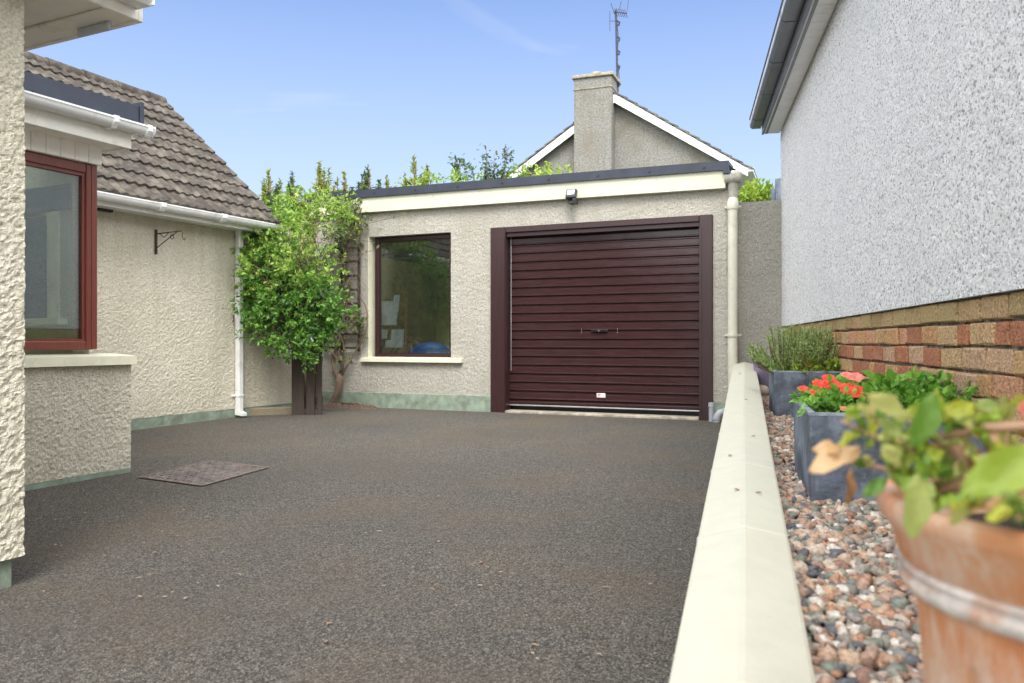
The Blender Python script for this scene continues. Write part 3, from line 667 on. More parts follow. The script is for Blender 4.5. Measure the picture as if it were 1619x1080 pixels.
# eaves
sT = CZ+2.27
mb = MB(); mb.box(-3, nx1+.05, .0, .165, sT, sT+.016); 
for i in range(70):
    x = nx1+.04-i*.15
    if x > -1: mb.box(x-.144, x, .006, .126, sT-.004, sT-.0005)
SO = mb.build('soffit', M['pvc'], NH)
mb = MB(); mb.box(-3, nx1+.052, .165, .187, sT-.012, sT+.20, .003); mb.build('fascia', M['anthra'], NH)
mb = MB(); mb.box(-3, nx1+.05, .128, .150, sT-.004, sT+.002); mb.build('soffit_vent', M['anthra'], SO)
mb = MB()
g0 = sT+.075
mb.extrude([(.192, .11), (.192, .0), (.285, .0), (.305, .02), (.305, .10), (.315, .105), (.315, .115), (.295, .115), (.295, .03), (.20, .012), (.20, .11)], -3, nx1+.12, lambda t, u, v: (t, u, g0+v))
GU = mb.build('gutter', M['anthra'], NH)
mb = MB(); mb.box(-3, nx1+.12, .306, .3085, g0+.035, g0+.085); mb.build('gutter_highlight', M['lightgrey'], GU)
for i in range(9): x = nx1-.25-i*.9; mb = MB(); mb.extrude([(.19, -.004), (.287, -.004), (.309, .018), (.309, .11), (.19, .11)], x, x+.03, lambda t, u, v: (t, u, g0+v)); mb.build('gutter_bracket', M['anthra'], GU)
mb = MB(); mb.poly([(-3, .30, g0+.13), (nx1+.1, .30, g0+.13), (nx1+.1, -2.0, g0+1.3), (-3, -2.0, g0+1.3)]); mb.poly([(-3, -4.2, g0+.2), (nx1+.1, -4.2, g0+.2), (nx1+.1, -2.0, g0+1.3), (-3, -2.0, g0+1.3)])
mb.poly([(nx1+.09, .2, g0+.05), (nx1+.09, -2.0, g0+1.29), (nx1+.09, -4, g0+.05)])
mb.build('roof', M['tile2'], NH)

# ---- bungalow (left) ---------------------------------------------
H = thing('bungalow', 'cream roughcast bungalow with brown tiled roof along the left of the driveway', 'bungalow', FH.w(0, 0, 0), FH.yaw)
yB = 1.78; yM = 3.80
bc = FH.x(207, yB); print('bay corner', bc, FH.w(bc, yB), 'z', FH.z(209, 748, yB))
mcx = FH.x(462, yM); print('main corner', mcx, FH.w(mcx, yM), FH.z(462, 650, yM), FH.z(205, 678, yM))
# near wing
mb = MB(); pz = FH.z(18, 883)-.0; mb.box(-6, 0-.005, .012, 4.2, pz, 2.35)
rough(mb, -.7, 0, pz, 2.35, .004, -1, .007, .015, sc=.017); rough(mb, -6, -.7, pz, 2.35, .006, -1, .05, .004)
# bay base wall
bz = FH.z(100, 577, yB); bpz = FH.z(207, 739, yB)
mb.box(-.1, bc-.006, yB+.012, yB+.30, bpz, bz); rough(mb, .0, bc, bpz, bz-.0, yB+.004, -1, .008, .014, sc=.017)
# main wing wall
eT = FH.z(270, 345, yM)+.1
mpz = FH.z(205, 663, yM); mb.box(-.05, mcx, yM+.012, yM+.28, mpz, eT)
rough(mb, 1.2, mcx, mpz, eT, yM+.004, -1, .011, .013, sc=.019)
mb.box(mcx-.28, mcx, yM+.28, yM+6, -.3, eT)
mb.build('wall', M['cream'], H)
mb = MB(); mb.box(-6, -.03, .022, 4, -.3, pz+.002, .004); mb.box(-.1, bc+.004, yB-.004, yB+.2, -.3, bpz, .004); mb.box(1, mcx, yM+.0, yM+.2, -.3, mpz, .004)
mb.build('plinth', M['green'], H)
# bay window upper
yW = yB+.12; wx = FH.x(155, yW); wz0, wz1 = FH.z(100, 553, yW), FH.z(155, 262, yW)
print('bay win', wx, wz0, wz1)
fr = MB(); b = .085
wl = -.3
fr.box(wx-b, wx, yW, yW+.07, wz0, wz1, .006); fr.box(wl, wx-b, yW, yW+.07, wz1-b*.8, wz1, .006); fr.box(wl, wx-b, yW, yW+.07, wz0, wz0+.055, .006); fr.box(wl, wl+b, yW, yW+.07, wz0, wz1, .006)
fr.box(wx-b-.02, wx-b, yW+.015, yW+.05, wz0+.055, wz1-b*.8); fr.box(wl+b, wx-b, yW+.012, yW+.05, wz0+.055, wz0+.07); fr.box(wl+b, wx-b, yW+.012, yW+.05, wz1-b*.8-.02, wz1-b*.8)
fr.box(wx-.048, wx-.040, yW-.004, yW+.002, wz0+.01, wz1-.01)
BWn = fr.build('window', M['mahog'], H); BWn['label'] = 'large red mahogany framed bay window'
mb = MB(); mb.box(wl+b, wx-b, yW+.03, yW+.036, wz0+.055, wz1-b*.8); mb.build('pane', M['glass'], BWn)
sx1 = FH.x(217, yB-.05)
mb = MB(); mb.extrude([(yB-.05, 0), (yB+.2, 0), (yB+.2, .075), (yB-.05, .058)], -.1, sx1, lambda t, u, v: (t, u, bz+v-.008)); mb.build('sill', M['creampaint'], BWn)
# cladding above the bay window
cz1 = FH.z(162, 222, yW-.03); cx = FH.x(162, yW-.03)
mb = MB(); x = cx
while x > -.2:
    mb.box(x-.098, x, yW-.03, yW+.05, wz1-.0, cz1+.05, .004); x -= .1
mb.build('cladding', M['pvcold'], H)
# fascia box, gutter, trim
fy = yW-.22; fx1 = FH.x(208.5, fy); f0, f1 = FH.z(205, 235, fy), FH.z(205, 214, fy)
mb = MB(); mb.box(-.3, fx1, fy, fy+.022, f0-.0, f1+.06, .003); mb.box(-.3, fx1-.002, fy+.022, yW+.05, f0+.012, f0+.024); mb.box(fx1-.022, fx1, fy+.022, yW+.3, f0, f1+.06)
mb.build('bay_fascia', M['pvcold'], H)
def halfgut(mb, xa, xb, y, z, r=.056, seg=10):
    # open half round gutter as thick shell
    pr_ = [(y+r*math.cos(math.pi+q*math.pi/seg), z+r*math.sin(math.pi+q*math.pi/seg)*.95) for q in range(seg+1)]
    pr_ = [(y-r-.005, z+.012), (y-r-.005, z)]+pr_[0:]+[(y+r, z+.012), (y+r-.006, z+.012)]+[(y+(r-.006)*math.cos(-q*math.pi/seg), z+(r-.006)*math.sin(-q*math.pi/seg)*.95) for q in range(seg+1)]+[(y-r+.006, z+.012)]
    mb.extrude(pr_, xa, xb, lambda t, u, v: (t, u, v))
gy = fy-.058; gx1 = FH.x(237, gy); gzb = FH.z(237, 206, gy)
mb = MB(); halfgut(mb, -.3, gx1, gy, gzb); 
mb.extrude([(gy-.06, gzb+.014), (gy-.058, gzb-.02), (gy-.03, gzb-.055), (gy+.03, gzb-.055), (gy+.055, gzb-.02), (gy+.055, gzb+.014)], gx1-.012, gx1+.003, lambda t, u, v: (t, u, v))
BG = mb.build('bay_gutter', M['pvc'], H, smooth='auto')
for x in (gx1-.32, gx1-.06): mb = MB(); mb.extrude([(gy-.064, gzb+.018), (gy-.062, gzb-.022), (gy-.032, gzb-.060), (gy+.034, gzb-.060), (gy+.058, gzb-.02), (gy+.058, gzb+.018)], x, x+.035, lambda t, u, v: (t, u, v)); mb.build('gutter_bracket', M['pvc'], BG)
ty = fy+.02; tx1 = FH.x(221, ty)
t0, t1 = f1+.062, FH.z(221, 168, ty)
mb = MB(); mb.box(-.3, tx1, ty, ty+.03, t0, t1, .002); mb.box(tx1+.0, tx1+.03, ty-.012, yM, t0-.004, t1+.03, .003); mb.build('roof_trim', M['trim'], H)
for x in (tx1-.05, tx1-.75, tx1-1.5): mb = MB(); mb.tube([(x, ty+.0, t0+.05), (x, ty-.010, t0+.05)], .012, 8); mb.build('trim_fixing', M['black'], H)
mb = MB(); mb.box(-.3, tx1, ty+.03, yW+.25, t0-.02, t1-.03); mb.box(-.3, .2, yW+.25, yM+.02, t0-.02, t1-.03); mb.box(wx-.12, tx1, yW+.25, yM+.02, t0-.02, t1-.03); mb.build('flat_roof', M['felt'], H)
mb = MB(); mb.box(.2, wx-.12, yW+.25, yM+.02, t1-.028, t1-.02); mb.build('added_rooflight', M['glass'], H)  # unseen opening added over the bay to brighten its inside
# wall closing the far end of the bay with its inner window
ex0 = wx-.13
mb = MB(); mb.box(ex0, ex0+.12, yW+.075, yM, -.1, cz1)
mb.box(-.06, .0, yW+.075, yM, -.1, cz1) ; mb.build('end_wall', M['cream'], H)
iz0, iz1 = FH.z(100, 505, yW+.5), FH.z(100, 352, yW+.5)
mb = MB(); mb.box(ex0-.03, ex0-.002, yW+.32, yM-.02, iz0, iz1); 
IW = mb.build('inner_blind', M['blind'], H)
mb = MB(); mb.box(ex0-.016, ex0-.001, yW+.20, yW+.32, iz0, iz1+.03); mb.box(ex0-.08, ex0-.001, yW+.12, yM-.02, iz0-.045, iz0-.004, .004); mb.build('inner_sill', M['creampaint'], H)
mb = MB(); mb.box(ex0-.02, ex0-.001, yW+.09, yM-.02, iz1+.035, iz1+.20); mb.build('inner_lintel', M['blind'], H)
mb = MB(); mb.box(0, ex0, yW+.075, yM, wz0-.25, wz0-.22); mb.build('bay_lining', M['creampaint'], H)

# main roof
yE = yM-.27; 
xe = FH.x(446, yE); zE = FH.z(300, 333, yE)+.02
# ridge end from photo (258,160): same local x as eave end
best = None
for d in np.arange(1, 7, .01):
    p = FH.w(xe, yE+d); px_ = 810+F*p[0]/p[1]
    if best is None or abs(px_-258) < best[0]: best = (abs(px_-258), d, CZ+(540-160)/F*p[1])
dRg, zR = best[1], best[2]; print('roof', xe, 'eave z', zE, 'run', dRg, 'ridge z', zR, best[0])
sl_len = math.hypot(dRg, zR-zE); nc = max(8, int(round(sl_len/.235))); ca, sa = dRg/sl_len, (zR-zE)/sl_len; print('courses', nc)
mb = MB(); xs = np.arange(xe-9.5, xe+.001, .015)
wav = .019*(.5+.5*np.cos(2*np.pi*(xe-xs)/.118))**1.3
tid = np.floor((xe-xs)/.27).astype(int)
rows = []
for k in range(nc):
    e0, e1 = k*sl_len/nc, (k+1)*sl_len/nc+.03
    jit = np.array([random.uniform(-.005, .006) for _ in range(80)])[tid]; jl = np.array([random.uniform(-.006, .006) for _ in range(80)])[tid]
    nois = .004*vn(xs*30, np.full_like(xs, k*3.3), 4)
    def row(e, h): return np.stack([xs, yE+e*ca-h*sa, zE+e*sa+h*ca], -1)
    r0 = row(e0+jl, wav*.6-.004+jit); r1 = row(e0+jl+.002+nois, .030+wav+jit); rm = row((e0+e1)/2, .017+wav+jit*.5+.002*vn(xs*60, np.full_like(xs, k*1.3), 8)); r2 = row(np.full_like(xs, e1), .004+wav)
    mb.grid(np.stack([r0, r1])); mb.grid(np.stack([r1, rm, r2]))
RF = mb.build('roof', M['tile'], H, smooth=True, recalc=False)
mb = MB(); L_ = 0
x = xe-9.5
while x < xe-.01:
    x2 = min(x+.44, xe); mb.tube([(x+.003, yE+dRg, zR-.03), (x2-.003, yE+dRg, zR-.03)], [.095, .085], 14); x = x2
mb.build('ridge_tile', M['tile'], RF, smooth='auto')
mb = MB(); mb.poly([(xe-9.5, yE+dRg, zR), (xe, yE+dRg, zR), (xe, yE+2*dRg, zE), (xe-9.5, yE+2*dRg, zE)])
mb.poly([(xe-.02, yE+.05, zE-.02), (xe-.02, yE+dRg, zR-.02), (xe-.02, yE+2*dRg, zE-.02)]); mb.build('rear_roof', M['tile2'], H)
# fascia+gutter main
mfy = yE+.02
mf0, mf1 = FH.z(270, 343, mfy), zE+.0
mb = MB(); mb.box(bc-1, xe, mfy, mfy+.022, mf0, mf1, .003); mb.box(bc-1, xe, mfy+.022, yM+.02, mf0+.01, mf0+.02); mb.build('fascia', M['pvc'], H)
mgy = mfy-.058; mgz = FH.z(270, 327, mgy)
mb = MB(); halfgut(mb, bc-1, xe-.0, mgy, mgz)
MG = mb.build('gutter', M['pvc'], H, smooth='auto')
for px_ in (253, 350): 
    mb = MB(); x = FH.x(px_, mgy); mb.extrude([(mgy-.064, mgz+.018), (mgy-.062, mgz-.022), (mgy-.032, mgz-.060), (mgy+.034, mgz-.060), (mgy+.058, mgz-.02), (mgy+.058, mgz+.018)], x-.03, x+.03, lambda t, u, v: (t, u, v)); mb.build('gutter_bracket', M['pvc'], MG)
# square white downpipe
px0 = FH.x(379, yM-.05); pw_ = .033
mb = MB(); zbot = FH.z(379, 650, yM-.04); mb.box(px0-pw_, px0+pw_, yM-.08, yM-.015, zbot, mf0+.02, .006)
mb.extrude([(yM-.08, .0), (yM-.015, 0.02), (yM-.015, -.04), (yM-.13, -.05), (yM-.13, -.02)], px0-pw_-.002, px0+pw_+.002, lambda t, u, v: (t, u, zbot+v))
D2 = mb.build('downpipe', M['pvc'], H); D2['label'] = 'square white downpipe behind the shrub'
for z in (zbot+.18, 1.3): mb = MB(); mb.box(px0-pw_-.05, px0+pw_+.05, yM-.02, yM-.002, z-.012, z+.012); mb.box(px0-pw_-.005, px0+pw_+.005, yM-.086, yM-.012, z-.014, z+.014, .003); mb.build('pipe_clip', M['pvc'], D2)
# small vent cover under gutter
mb = MB(); x = FH.x(163, yM-.03); z = FH.z(163, 328, yM-.03); mb.box(x-.06, x+.10, yM-.05, yM-.0, z-.035, z+.03, .004); mb.build('junction_box', M['black'], H)
# near wing eaves and roof
nex = .40; nz0 = CZ+1.366; ney = -.12
mb = MB(); mb.box(-6, nex, ney, 4.2, nz0+.0, nz0+.018); 
mb.build('soffit', M['pvcold'], H)
mb = MB(); mb.box(nex-.13, nex+.0, ney-.003, 4.2, nz0-.014, nz0-.002, .002) ; mb.box(-6, nex, ney-.024, ney-.001, nz0-.02, nz0+.16, .003); mb.box(nex+.001, nex+.024, ney-.022, 4.2, nz0-.02, nz0+.16, .003)
mb.build('near_fascia', M['pvcold'], H)
mb = MB(); 
def boxgut(mb, xa, xb, y, z): mb.extrude([(y, z+.085), (y, z+.012), (y-.018, z), (y-.085, z), (y-.112, z+.03), (y-.112, z+.09), (y-.104, z+.09), (y-.104, z+.035), (y-.08, z+.010), (y-.02, z+.010), (y-.010, z+.085)], xa, xb, lambda t, u, v: (t, u, v))
boxgut(mb, -6, nex-.02, ney-.026, nz0+.02); mb.box(nex-.022, nex-.014, ney-.138, ney-.026, nz0+.018, nz0+.112, .002)
NG = mb.build('near_gutter', M['pvc'], H)
mb = MB(); mb.extrude([(ney-.024, nz0+.02), (ney-.024, nz0+.012), (ney-.112, nz0+.012), (ney-.142, nz0+.045), (ney-.142, nz0+.115), (ney-.024, nz0+.115)], nex-.26, nex-.20, lambda t, u, v: (t, u, v))
mb.build('gutter_joint', M['pvc'], NG)
mb = MB(); mb.box(nex-.05, nex-.03, ney+.10, ney+.30, nz0-.05, nz0-.016, .004); mb.build('soffit_clip', M['lightgrey'], H)
mb = MB(); mb.extrude([(ney-.03, nz0+.14), (ney+2.2, nz0+1.3), (ney+4.4, nz0+.14), (ney+4.4, nz0+.10), (ney+2.2, nz0+1.26), (ney-.03, nz0+.10)], -6, nex+.03, lambda t, u, v: (t, u, v+.03))
mb.build('near_roof', M['tile'], H)

# hanging basket bracket
bxx, bz1 = FH.x(246, yM), FH.z(246, 363, yM); bz0 = FH.z(246, 402, yM)
bl = -(FH.x(246, yM)-FH.x(246, yM))  # arm sticks out from the wall
HB = thing('hanging_bracket', 'empty rusty black hanging basket bracket on the bungalow wall', 'bracket', FH.w(bxx, yM-.006, bz0), FH.yaw)
hh = bz1-bz0
# arm direction: out from wall (local -y)
k = 0
for y in np.arange(.05, .6, .005):
    p = FH.w(bxx, yM-y); 
    if 810+F*p[0]/p[1] > 288: k = y; break
arm = k or .3; print('arm', arm)
mb = MB(); mb.box(-.014, .014, -.012, .0, 0, hh, .002); mb.build('back_plate', M['iron'], HB)
mb = MB(); mb.tube([(0, -.01, hh-.045), (0, -arm+.02, hh-.035)], .006, 6); mb.tube([(0, -.01, .06), (0, -arm*.8, hh-.04)], .005, 6)
mb.tube([(0, -arm*.12, hh-.04), (0, -arm*.32, .10+hh*.25), (0, -arm*.5, hh-.04)], .004, 6)
mb.tube([(0, -arm*.62+.025*math.cos(a), hh-.085+.025*math.sin(a)) for a in np.linspace(0, 6.2, 14)], .004, 5)
mb.build('arm', M['iron'], HB)
mb = MB(); mb.tube([(0, -arm+.02, hh-.035), (0, -arm-.0, hh-.05), (0, -arm-.0, hh-.09), (0, -arm-.012, hh-.12), (0, -arm-.03, hh-.125), (0, -arm-.042, hh-.105)], .004, 6); mb.build('hook', M['iron'], HB)
# wire clip by the downpipe
o = MB(); o.tube([(0, -.0, .04), (0, -.03, .03), (0, -.03, -.02), (.01, -.005, -.04)], .006, 6); q = o.build('wall_hook', M['iron'], None)
q.location = FH.w(FH.x(366, yM), yM-.008, FH.z(366, 503, yM)); q.rotation_euler = (0, 0, FH.yaw); tag(q, 'small rusty wall hook just left of the white downpipe', 'hook')

# ---- manhole cover -----------------------------------------------
mc = [(218, 756), (320, 770), (428, 740), (330, 729)]
def ground_pt(px, py, z=None):
    Y_ = 5.0
    for _ in range(30): Y_ = F*(CZ-float(gz(Y_)))/(py-540)
    return np.array([(px-810)/F*Y_, Y_, float(gz(Y_))])
Pm = [ground_pt(*q) for q in mc]; print('manhole', Pm)
cc = sum(Pm)/4; MC = thing('manhole_cover', 'rusty square manhole cover let into the asphalt', 'manhole cover', tuple(cc), 0)
e1 = ((Pm[1]-Pm[0])+(Pm[2]-Pm[3]))/2; e2 = ((Pm[3]-Pm[0])+(Pm[2]-Pm[1]))/2
M['castiron'] = m_plain('rusty cast iron', (.15,.13,.12), .75, var=.3, scale=14, dirt=(12, .5, .7, (.24,.18,.14)))
M['castrim'] = m_plain('rusty rim', (.17,.125,.10), .85, var=.3, scale=20)
mb = MB()
def mcp(a, b, z): q = e1*a+e2*b; return (q[0], q[1], q[2]*1.0+z)
for a0_, a1_, b0_, b1_ in ((-.5, .5, -.5, -.46), (-.5, .5, .46, .5), (-.5, -.47, -.46, .46), (.47, .5, -.46, .46)):
    P = np.zeros((2, 2, 3)); P[0,0] = mcp(a0_, b0_, .008); P[1,0] = mcp(a1_, b0_, .008); P[1,1] = mcp(a1_, b1_, .008); P[0,1] = mcp(a0_, b1_, .008); mb.grid(P)
mb.build('frame', M['castrim'], MC, recalc=False)
mb = MB(); P = np.zeros((2, 2, 3)); P[0,0] = mcp(-.462, -.452, .006); P[1,0] = mcp(.462, -.452, .006); P[1,1] = mcp(.462, .452, .006); P[0,1] = mcp(-.462, .452, .006); mb.grid(P)
na, nb = 15, 13
for i in range(na):
    for j in range(nb):
        a = -.45+.9*(i+.5)/na; b = -.44+.88*(j+.5)/nb; s1, s2 = (.026, .010) if (i+j) % 2 else (.010, .028)
        q = [mcp(a-s1, b-s2, .006), mcp(a+s1, b-s2, .006), mcp(a+s1, b+s2, .006), mcp(a-s1, b+s2, .006)]
        r = [mcp(a-s1*.7, b-s2*.7, .012), mcp(a+s1*.7, b-s2*.7, .012), mcp(a+s1*.7, b+s2*.7, .012), mcp(a-s1*.7, b+s2*.7, .012)]
        mb.arr(q+r, [(4,5,6,7),(0,1,5,4),(1,2,6,5),(2,3,7,6),(3,0,4,7)])
mb.build('cover_plate', M['castiron'], MC, recalc=False)

# ---- far gable house ----------------------------------------------
GH = thing('gable_house', 'grey rendered house with a white trimmed gable behind the garage', 'house', FF.w(0, 0, 0), FF.yaw)
rz = FF.z(975, 152); xr_ = FF.x(1150); zr_ = FF.z(1150, 250); xl_ = FF.x(835); zl_ = FF.z(835, 275)
sl_r = (rz-zr_)/xr_; half = FF.x(1176); ez = rz-sl_r*half; print('gable', rz, xr_, zr_, xl_, zl_, ez)
mb = MB(); P = [(-half+.3, 0, -.2), (half-.35, 0, -.2), (half-.35, 0, ez+.25*sl_r), (0, 0, rz-.12), (-half+.3, 0, ez+.2*sl_r)]
mb.arr(P+[(a, 9, c) for a, b, c in P], [(0,1,6,5),(1,2,7,6),(2,3,8,7),(3,4,9,8),(4,0,5,9)]); mb.F.setdefault(5, []).append(np.array([[4,3,2,1,0],[5,6,7,8,9]]))
mb.build('wall', M['gable'], GH)
for s in (1, -1):
    mb = MB(); 
    mb.extrude([(0, 0), (half+.12, -sl_r*(half+.12)), (half+.12, -sl_r*(half+.12)-.20), (0, -.24)], -.24, -.20, lambda t, u, v: (s*u+(.003*s), t, rz+v)); mb.box(s*(half-.28), s*(half+.12), -.20, .0, ez-.22, ez-.10)
    mb.build('bargeboard', M['pvc'], GH)
mb = MB(); mb.box(-.05, .10, -.26, -.19, rz-.5, rz-.1) if False else None
for s in (1, -1):
    nrow = 13; slen = math.hypot(half+.2, sl_r*(half+.2)); c1, s1 = (half+.2)/slen, sl_r*(half+.2)/slen
    for k in range(nrow):
        e0, e1_ = k*slen/nrow, (k+1)*slen/nrow+.05
        pr_ = [(e0, .02), (e1_, .06), (e1_, .02), (e0, -.01)]
        mb.extrude([(s*(e*c1+h*s1), -e*s1+h*c1) for e, h in pr_], -.27, 9.2, lambda t, u, v: (u, t, rz+.02+v))
mb.build('roof', M['tile2'], GH)
chx0, chx1 = FF.x(908, -.45), FF.x(967, -.45); ct = FF.z(940, 122, -.45)
mb = MB(); mb.box(chx0, chx1, -.45, .45, -.2, ct, .01); CHM = mb.build('chimney', M['gable'], GH)
mb = MB(); mb.box(chx0-.06, chx1+.06, -.51, .51, ct+.002, ct+.09, .015); mb.box(chx0-.02, chx1+.02, -.47, .47, ct-.30, ct-.27) ; mb.build('chimney_cap', M['concrete'], CHM)
cxm = FF.x(944, -.1); mb = MB(); mb.lathe([(.16, ct+.09), (.17, ct+.20), (.15, ct+.22), (.13, ct+.2), (.12, ct+.09)], (cxm, -.1, 0), 16); mb.build('chimney_pot', M['concrete'], CHM, smooth='auto')
mb = MB(); gx = half+.12; mb.extrude([(gx, 0), (gx+.13, 0), (gx+.15, .10), (gx, .10)], -.22, 9, lambda t, u, v: (u, t, ez-.16+v)); mb.box(half-.33, gx, -.15, 9, ez-.20, ez-.17); mb.box(half+.09, gx-.002, -.2, 9, ez-.19, ez)
mb.build('gutter', M['pvc'], GH)
# aerial
ax = FF.x(977, .25); az0, az1 = FF.z(977, 150, .25), FF.z(974, 16, .25)
TA = thing('television_aerial', 'tall thin television aerial mast beside the far chimney', 'aerial', FF.w(ax, .25, az0-.3), FF.yaw)
hgt = az1-az0+.3
mb = MB(); mb.tube([(0, 0, 0), (-.02, 0, hgt*.5), (-.05, 0, hgt)], .030, 8)
for z in (.42, .72, .98, 1.22, 1.5): mb.tube([(.0, 0, hgt*z/1.7), (.06, -.03, hgt*z/1.7-.05), (.03, -.02, hgt*z/1.7-.14)], .028, 6)
mb.build('mast', m_plain('dark blue mast', (.03,.035,.07), .6), TA)
mb = MB(); mb.tube([(-.02, 0, .35), (.05, -.03, hgt*.3), (-.01, -.03, hgt*.5), (.03, -.03, hgt*.7), (-.03, -.03, hgt*.95)], .012, 5); mb.build('cable', M['black'], TA)
mb = MB(); mb.tube([(-.12, 0, hgt-.04), (.30, -.2, hgt-.22)], .014, 6)
for i in range(7):
    f = i/6; c = np.array([-.10+.38*f, -.2*f, hgt-.05-.17*f]); l = .10 if i else .22
    mb.tube([tuple(c+np.array([-.3*l, -.5*l, l])), tuple(c-np.array([-.3*l, -.5*l, l]))], .008, 5)
mb.tube([(-.22, 0, hgt-.55), (-.22, 0, hgt+.0)], .007, 5); mb.tube([(.05, 0, hgt), (.10, 0, hgt+.22)], .008, 5); mb.tube([(.26, 0, hgt-.1), (.30, 0, hgt+.22)], .007, 5)
mb.tube([(-.05, 0, hgt-.3), (-.22, 0, hgt-.28)], .008, 5)
mb.build('antenna', M['iron'], TA)

# ---- posts behind the link wall --------------------------------------
p = at(1226.5, 320, 10.4)
TP = thing('fence_post', 'dark grey stepped post above the link wall beside the white house', 'post', (p[0], p[1], 0), R(-15))
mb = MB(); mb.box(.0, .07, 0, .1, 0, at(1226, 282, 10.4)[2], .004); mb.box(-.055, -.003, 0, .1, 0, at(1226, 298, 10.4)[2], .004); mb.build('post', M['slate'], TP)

# ============================================================ PLANTS
def bush_px(mb, tw, blobs, Y, Lg, W, dens=1.0, dy=1.0):
    for (px_, py_, rx, ry, yo) in blobs:
        c = at(px_, py_, Y+yo); r = (pxr(rx, Y), pxr((rx+ry)/2, Y)*dy, pxr(ry, Y)); n = int(dens*(rx*ry)*.62)
        clump(mb, c, r, n, Lg, W, tw)
# main evergreen shrub
YS = 9.25
c0 = at(490, 655, 9.75)
S1 = thing('shrub', 'bushy bright green evergreen shrub in the corner between bungalow and garage', 'shrub', (c0[0], c0[1], 0))
def rel(o): 
    b = o.parent.location; o.location = (-b[0], -b[1], -b[2])
mb = MB(); tw = MB()
bush_px(mb, tw, [(452,462,66,54,0),(438,505,50,46,-.1),(495,478,46,48,0),(410,415,34,40,.1),(478,405,40,26,.1),(396,470,26,22,.1),(405,512,24,16,.1),(470,545,30,24,-.1),(512,495,28,32,.15),(380,402,20,16,.1),(440,368,34,22,.2),(500,532,30,22,.1),(378,518,12,8,.1),(368,408,12,8,.1),(418,372,14,12,.1),(452,345,12,10,.2),(432,556,12,14,-.1),(484,566,14,12,0),(545,492,14,8,.1),(528,515,14,12,.15)], YS, .050, .029, .85)
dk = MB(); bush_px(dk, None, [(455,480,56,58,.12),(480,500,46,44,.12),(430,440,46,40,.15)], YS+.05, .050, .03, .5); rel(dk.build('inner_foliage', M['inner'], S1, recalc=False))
for _ in range(24):
    x0_, y0_ = random.uniform(462, 520), random.uniform(395, 440); a_ = random.uniform(-2.3, -.9); l_ = random.uniform(30, 70)
    tw.tube([at(x0_, y0_, 8.95), at(x0_+l_*.5*math.cos(a_)+random.uniform(-4, 4), y0_+l_*.5*math.sin(a_), 8.8), at(x0_+l_*math.cos(a_), y0_+l_*math.sin(a_), 8.9)], [.004, .003, .0015], 4, False)
rel(mb.build('foliage', M['shrub'], S1, recalc=False))
mb2 = MB(); bush_px(mb2, tw, [(400,388,30,26,0),(440,352,36,20,.1),(452,385,34,22,-.05),(420,430,40,30,-.25),(372,400,14,12,.1),(490,420,45,30,-.25)], YS, .050, .028, .7)
rel(mb2.build('young_foliage', M['shrub2'], S1, recalc=False))
for a, b in (((486, 650), (470, 520)), ((490, 650), (500, 480)), ((484, 648), (440, 480)), ((492, 640), (520, 500))):
    st = MB(); p0 = at(a[0], a[1], 10.45); p1 = at(b[0], b[1], 9.6); pm = tuple((p0[i]+p1[i])/2+random.uniform(-.04, .04) for i in range(3)); st.tube([p0, pm, p1], [.022, .016, .008], 7)
    rel(st.build('branch', M['twig'], S1, recalc=False))
rel(tw.build('twigs', M['twig'], S1, recalc=False))
# top shrub behind (yellow-green)
c0 = at(490, 655, 10.6)
S2 = thing('climber', 'yellow green twining climber heaped over the garage roof corner above the shrub', 'climbing plant', (c0[0], c0[1], 0))
mb = MB(); tw = MB(); bush_px(mb, tw, [(490,335,46,30,0),(455,330,22,20,0),(520,318,34,16,0),(515,345,46,26,-.1),(470,312,26,14,.1),(440,320,12,12,.1)], 10.05, .046, .026, .8)
rel(mb.build('foliage', M['shrub2'], S2, recalc=False))
tw.tube([at(500, 650, 10.3), at(505, 500, 10.3), at(495, 340, 10.2)], [.03, .02, .01], 6); rel(tw.build('stem', M['twig'], S2, recalc=False))
mb = MB(); bush_px(mb, None, [(500,352,34,9,-.25),(465,356,22,8,-.3),(520,342,20,6,-.2),(470,305,10,4,0)], 9.95, .026, .020, .35); rel(mb.build('blossom', M['yellowcream'], S2, recalc=False))
# trellis with vine
yT = -.06
TR = thing('trellis', 'narrow dark wooden trellis fixed left of the garage window', 'trellis', FG.w(0, 0, 0), FG.yaw)
tx = [FG.x(p_x, yT) for p_x in (516, 541, 568)]
for x in tx:
    mb = MB(); mb.box(x-.017, x+.017, yT-.012, yT+.012, FG.z(568, 556, yT), FG.z(568, 385, yT), .003); mb.build('upright', M['wood'], TR)
for py_ in (392, 413, 436, 458, 480, 503, 528, 550):
    z = FG.z(568, py_, yT); mb = MB(); mb.box(tx[0]-.03, tx[2]+.03, yT-.034, yT-.013, z-.016, z+.016, .003); mb.build('rung', M['wood'], TR)
c0 = FG.w(FG.x(525, -.15), -.15, 0)
VI = thing('vine', 'woody vine with a gnarled forked trunk climbing the trellis', 'climbing plant', c0)
def gp(px_, py_, k): x = FG.x(px_, k); return FG.w(x, k, FG.z(px_, py_, k))
tw = MB()
tw.tube([gp(519, 652, -.16), gp(524, 638, -.15), gp(533, 622, -.14), gp(537, 606, -.13), gp(536, 592, -.12)], [.055, .045, .042, .04, .034], 9)
tw.tube([gp(526, 652, -.13), gp(530, 636, -.12), gp(538, 618, -.11), gp(540, 600, -.1), gp(541, 590, -.09)], [.035, .032, .03, .03, .028], 9)
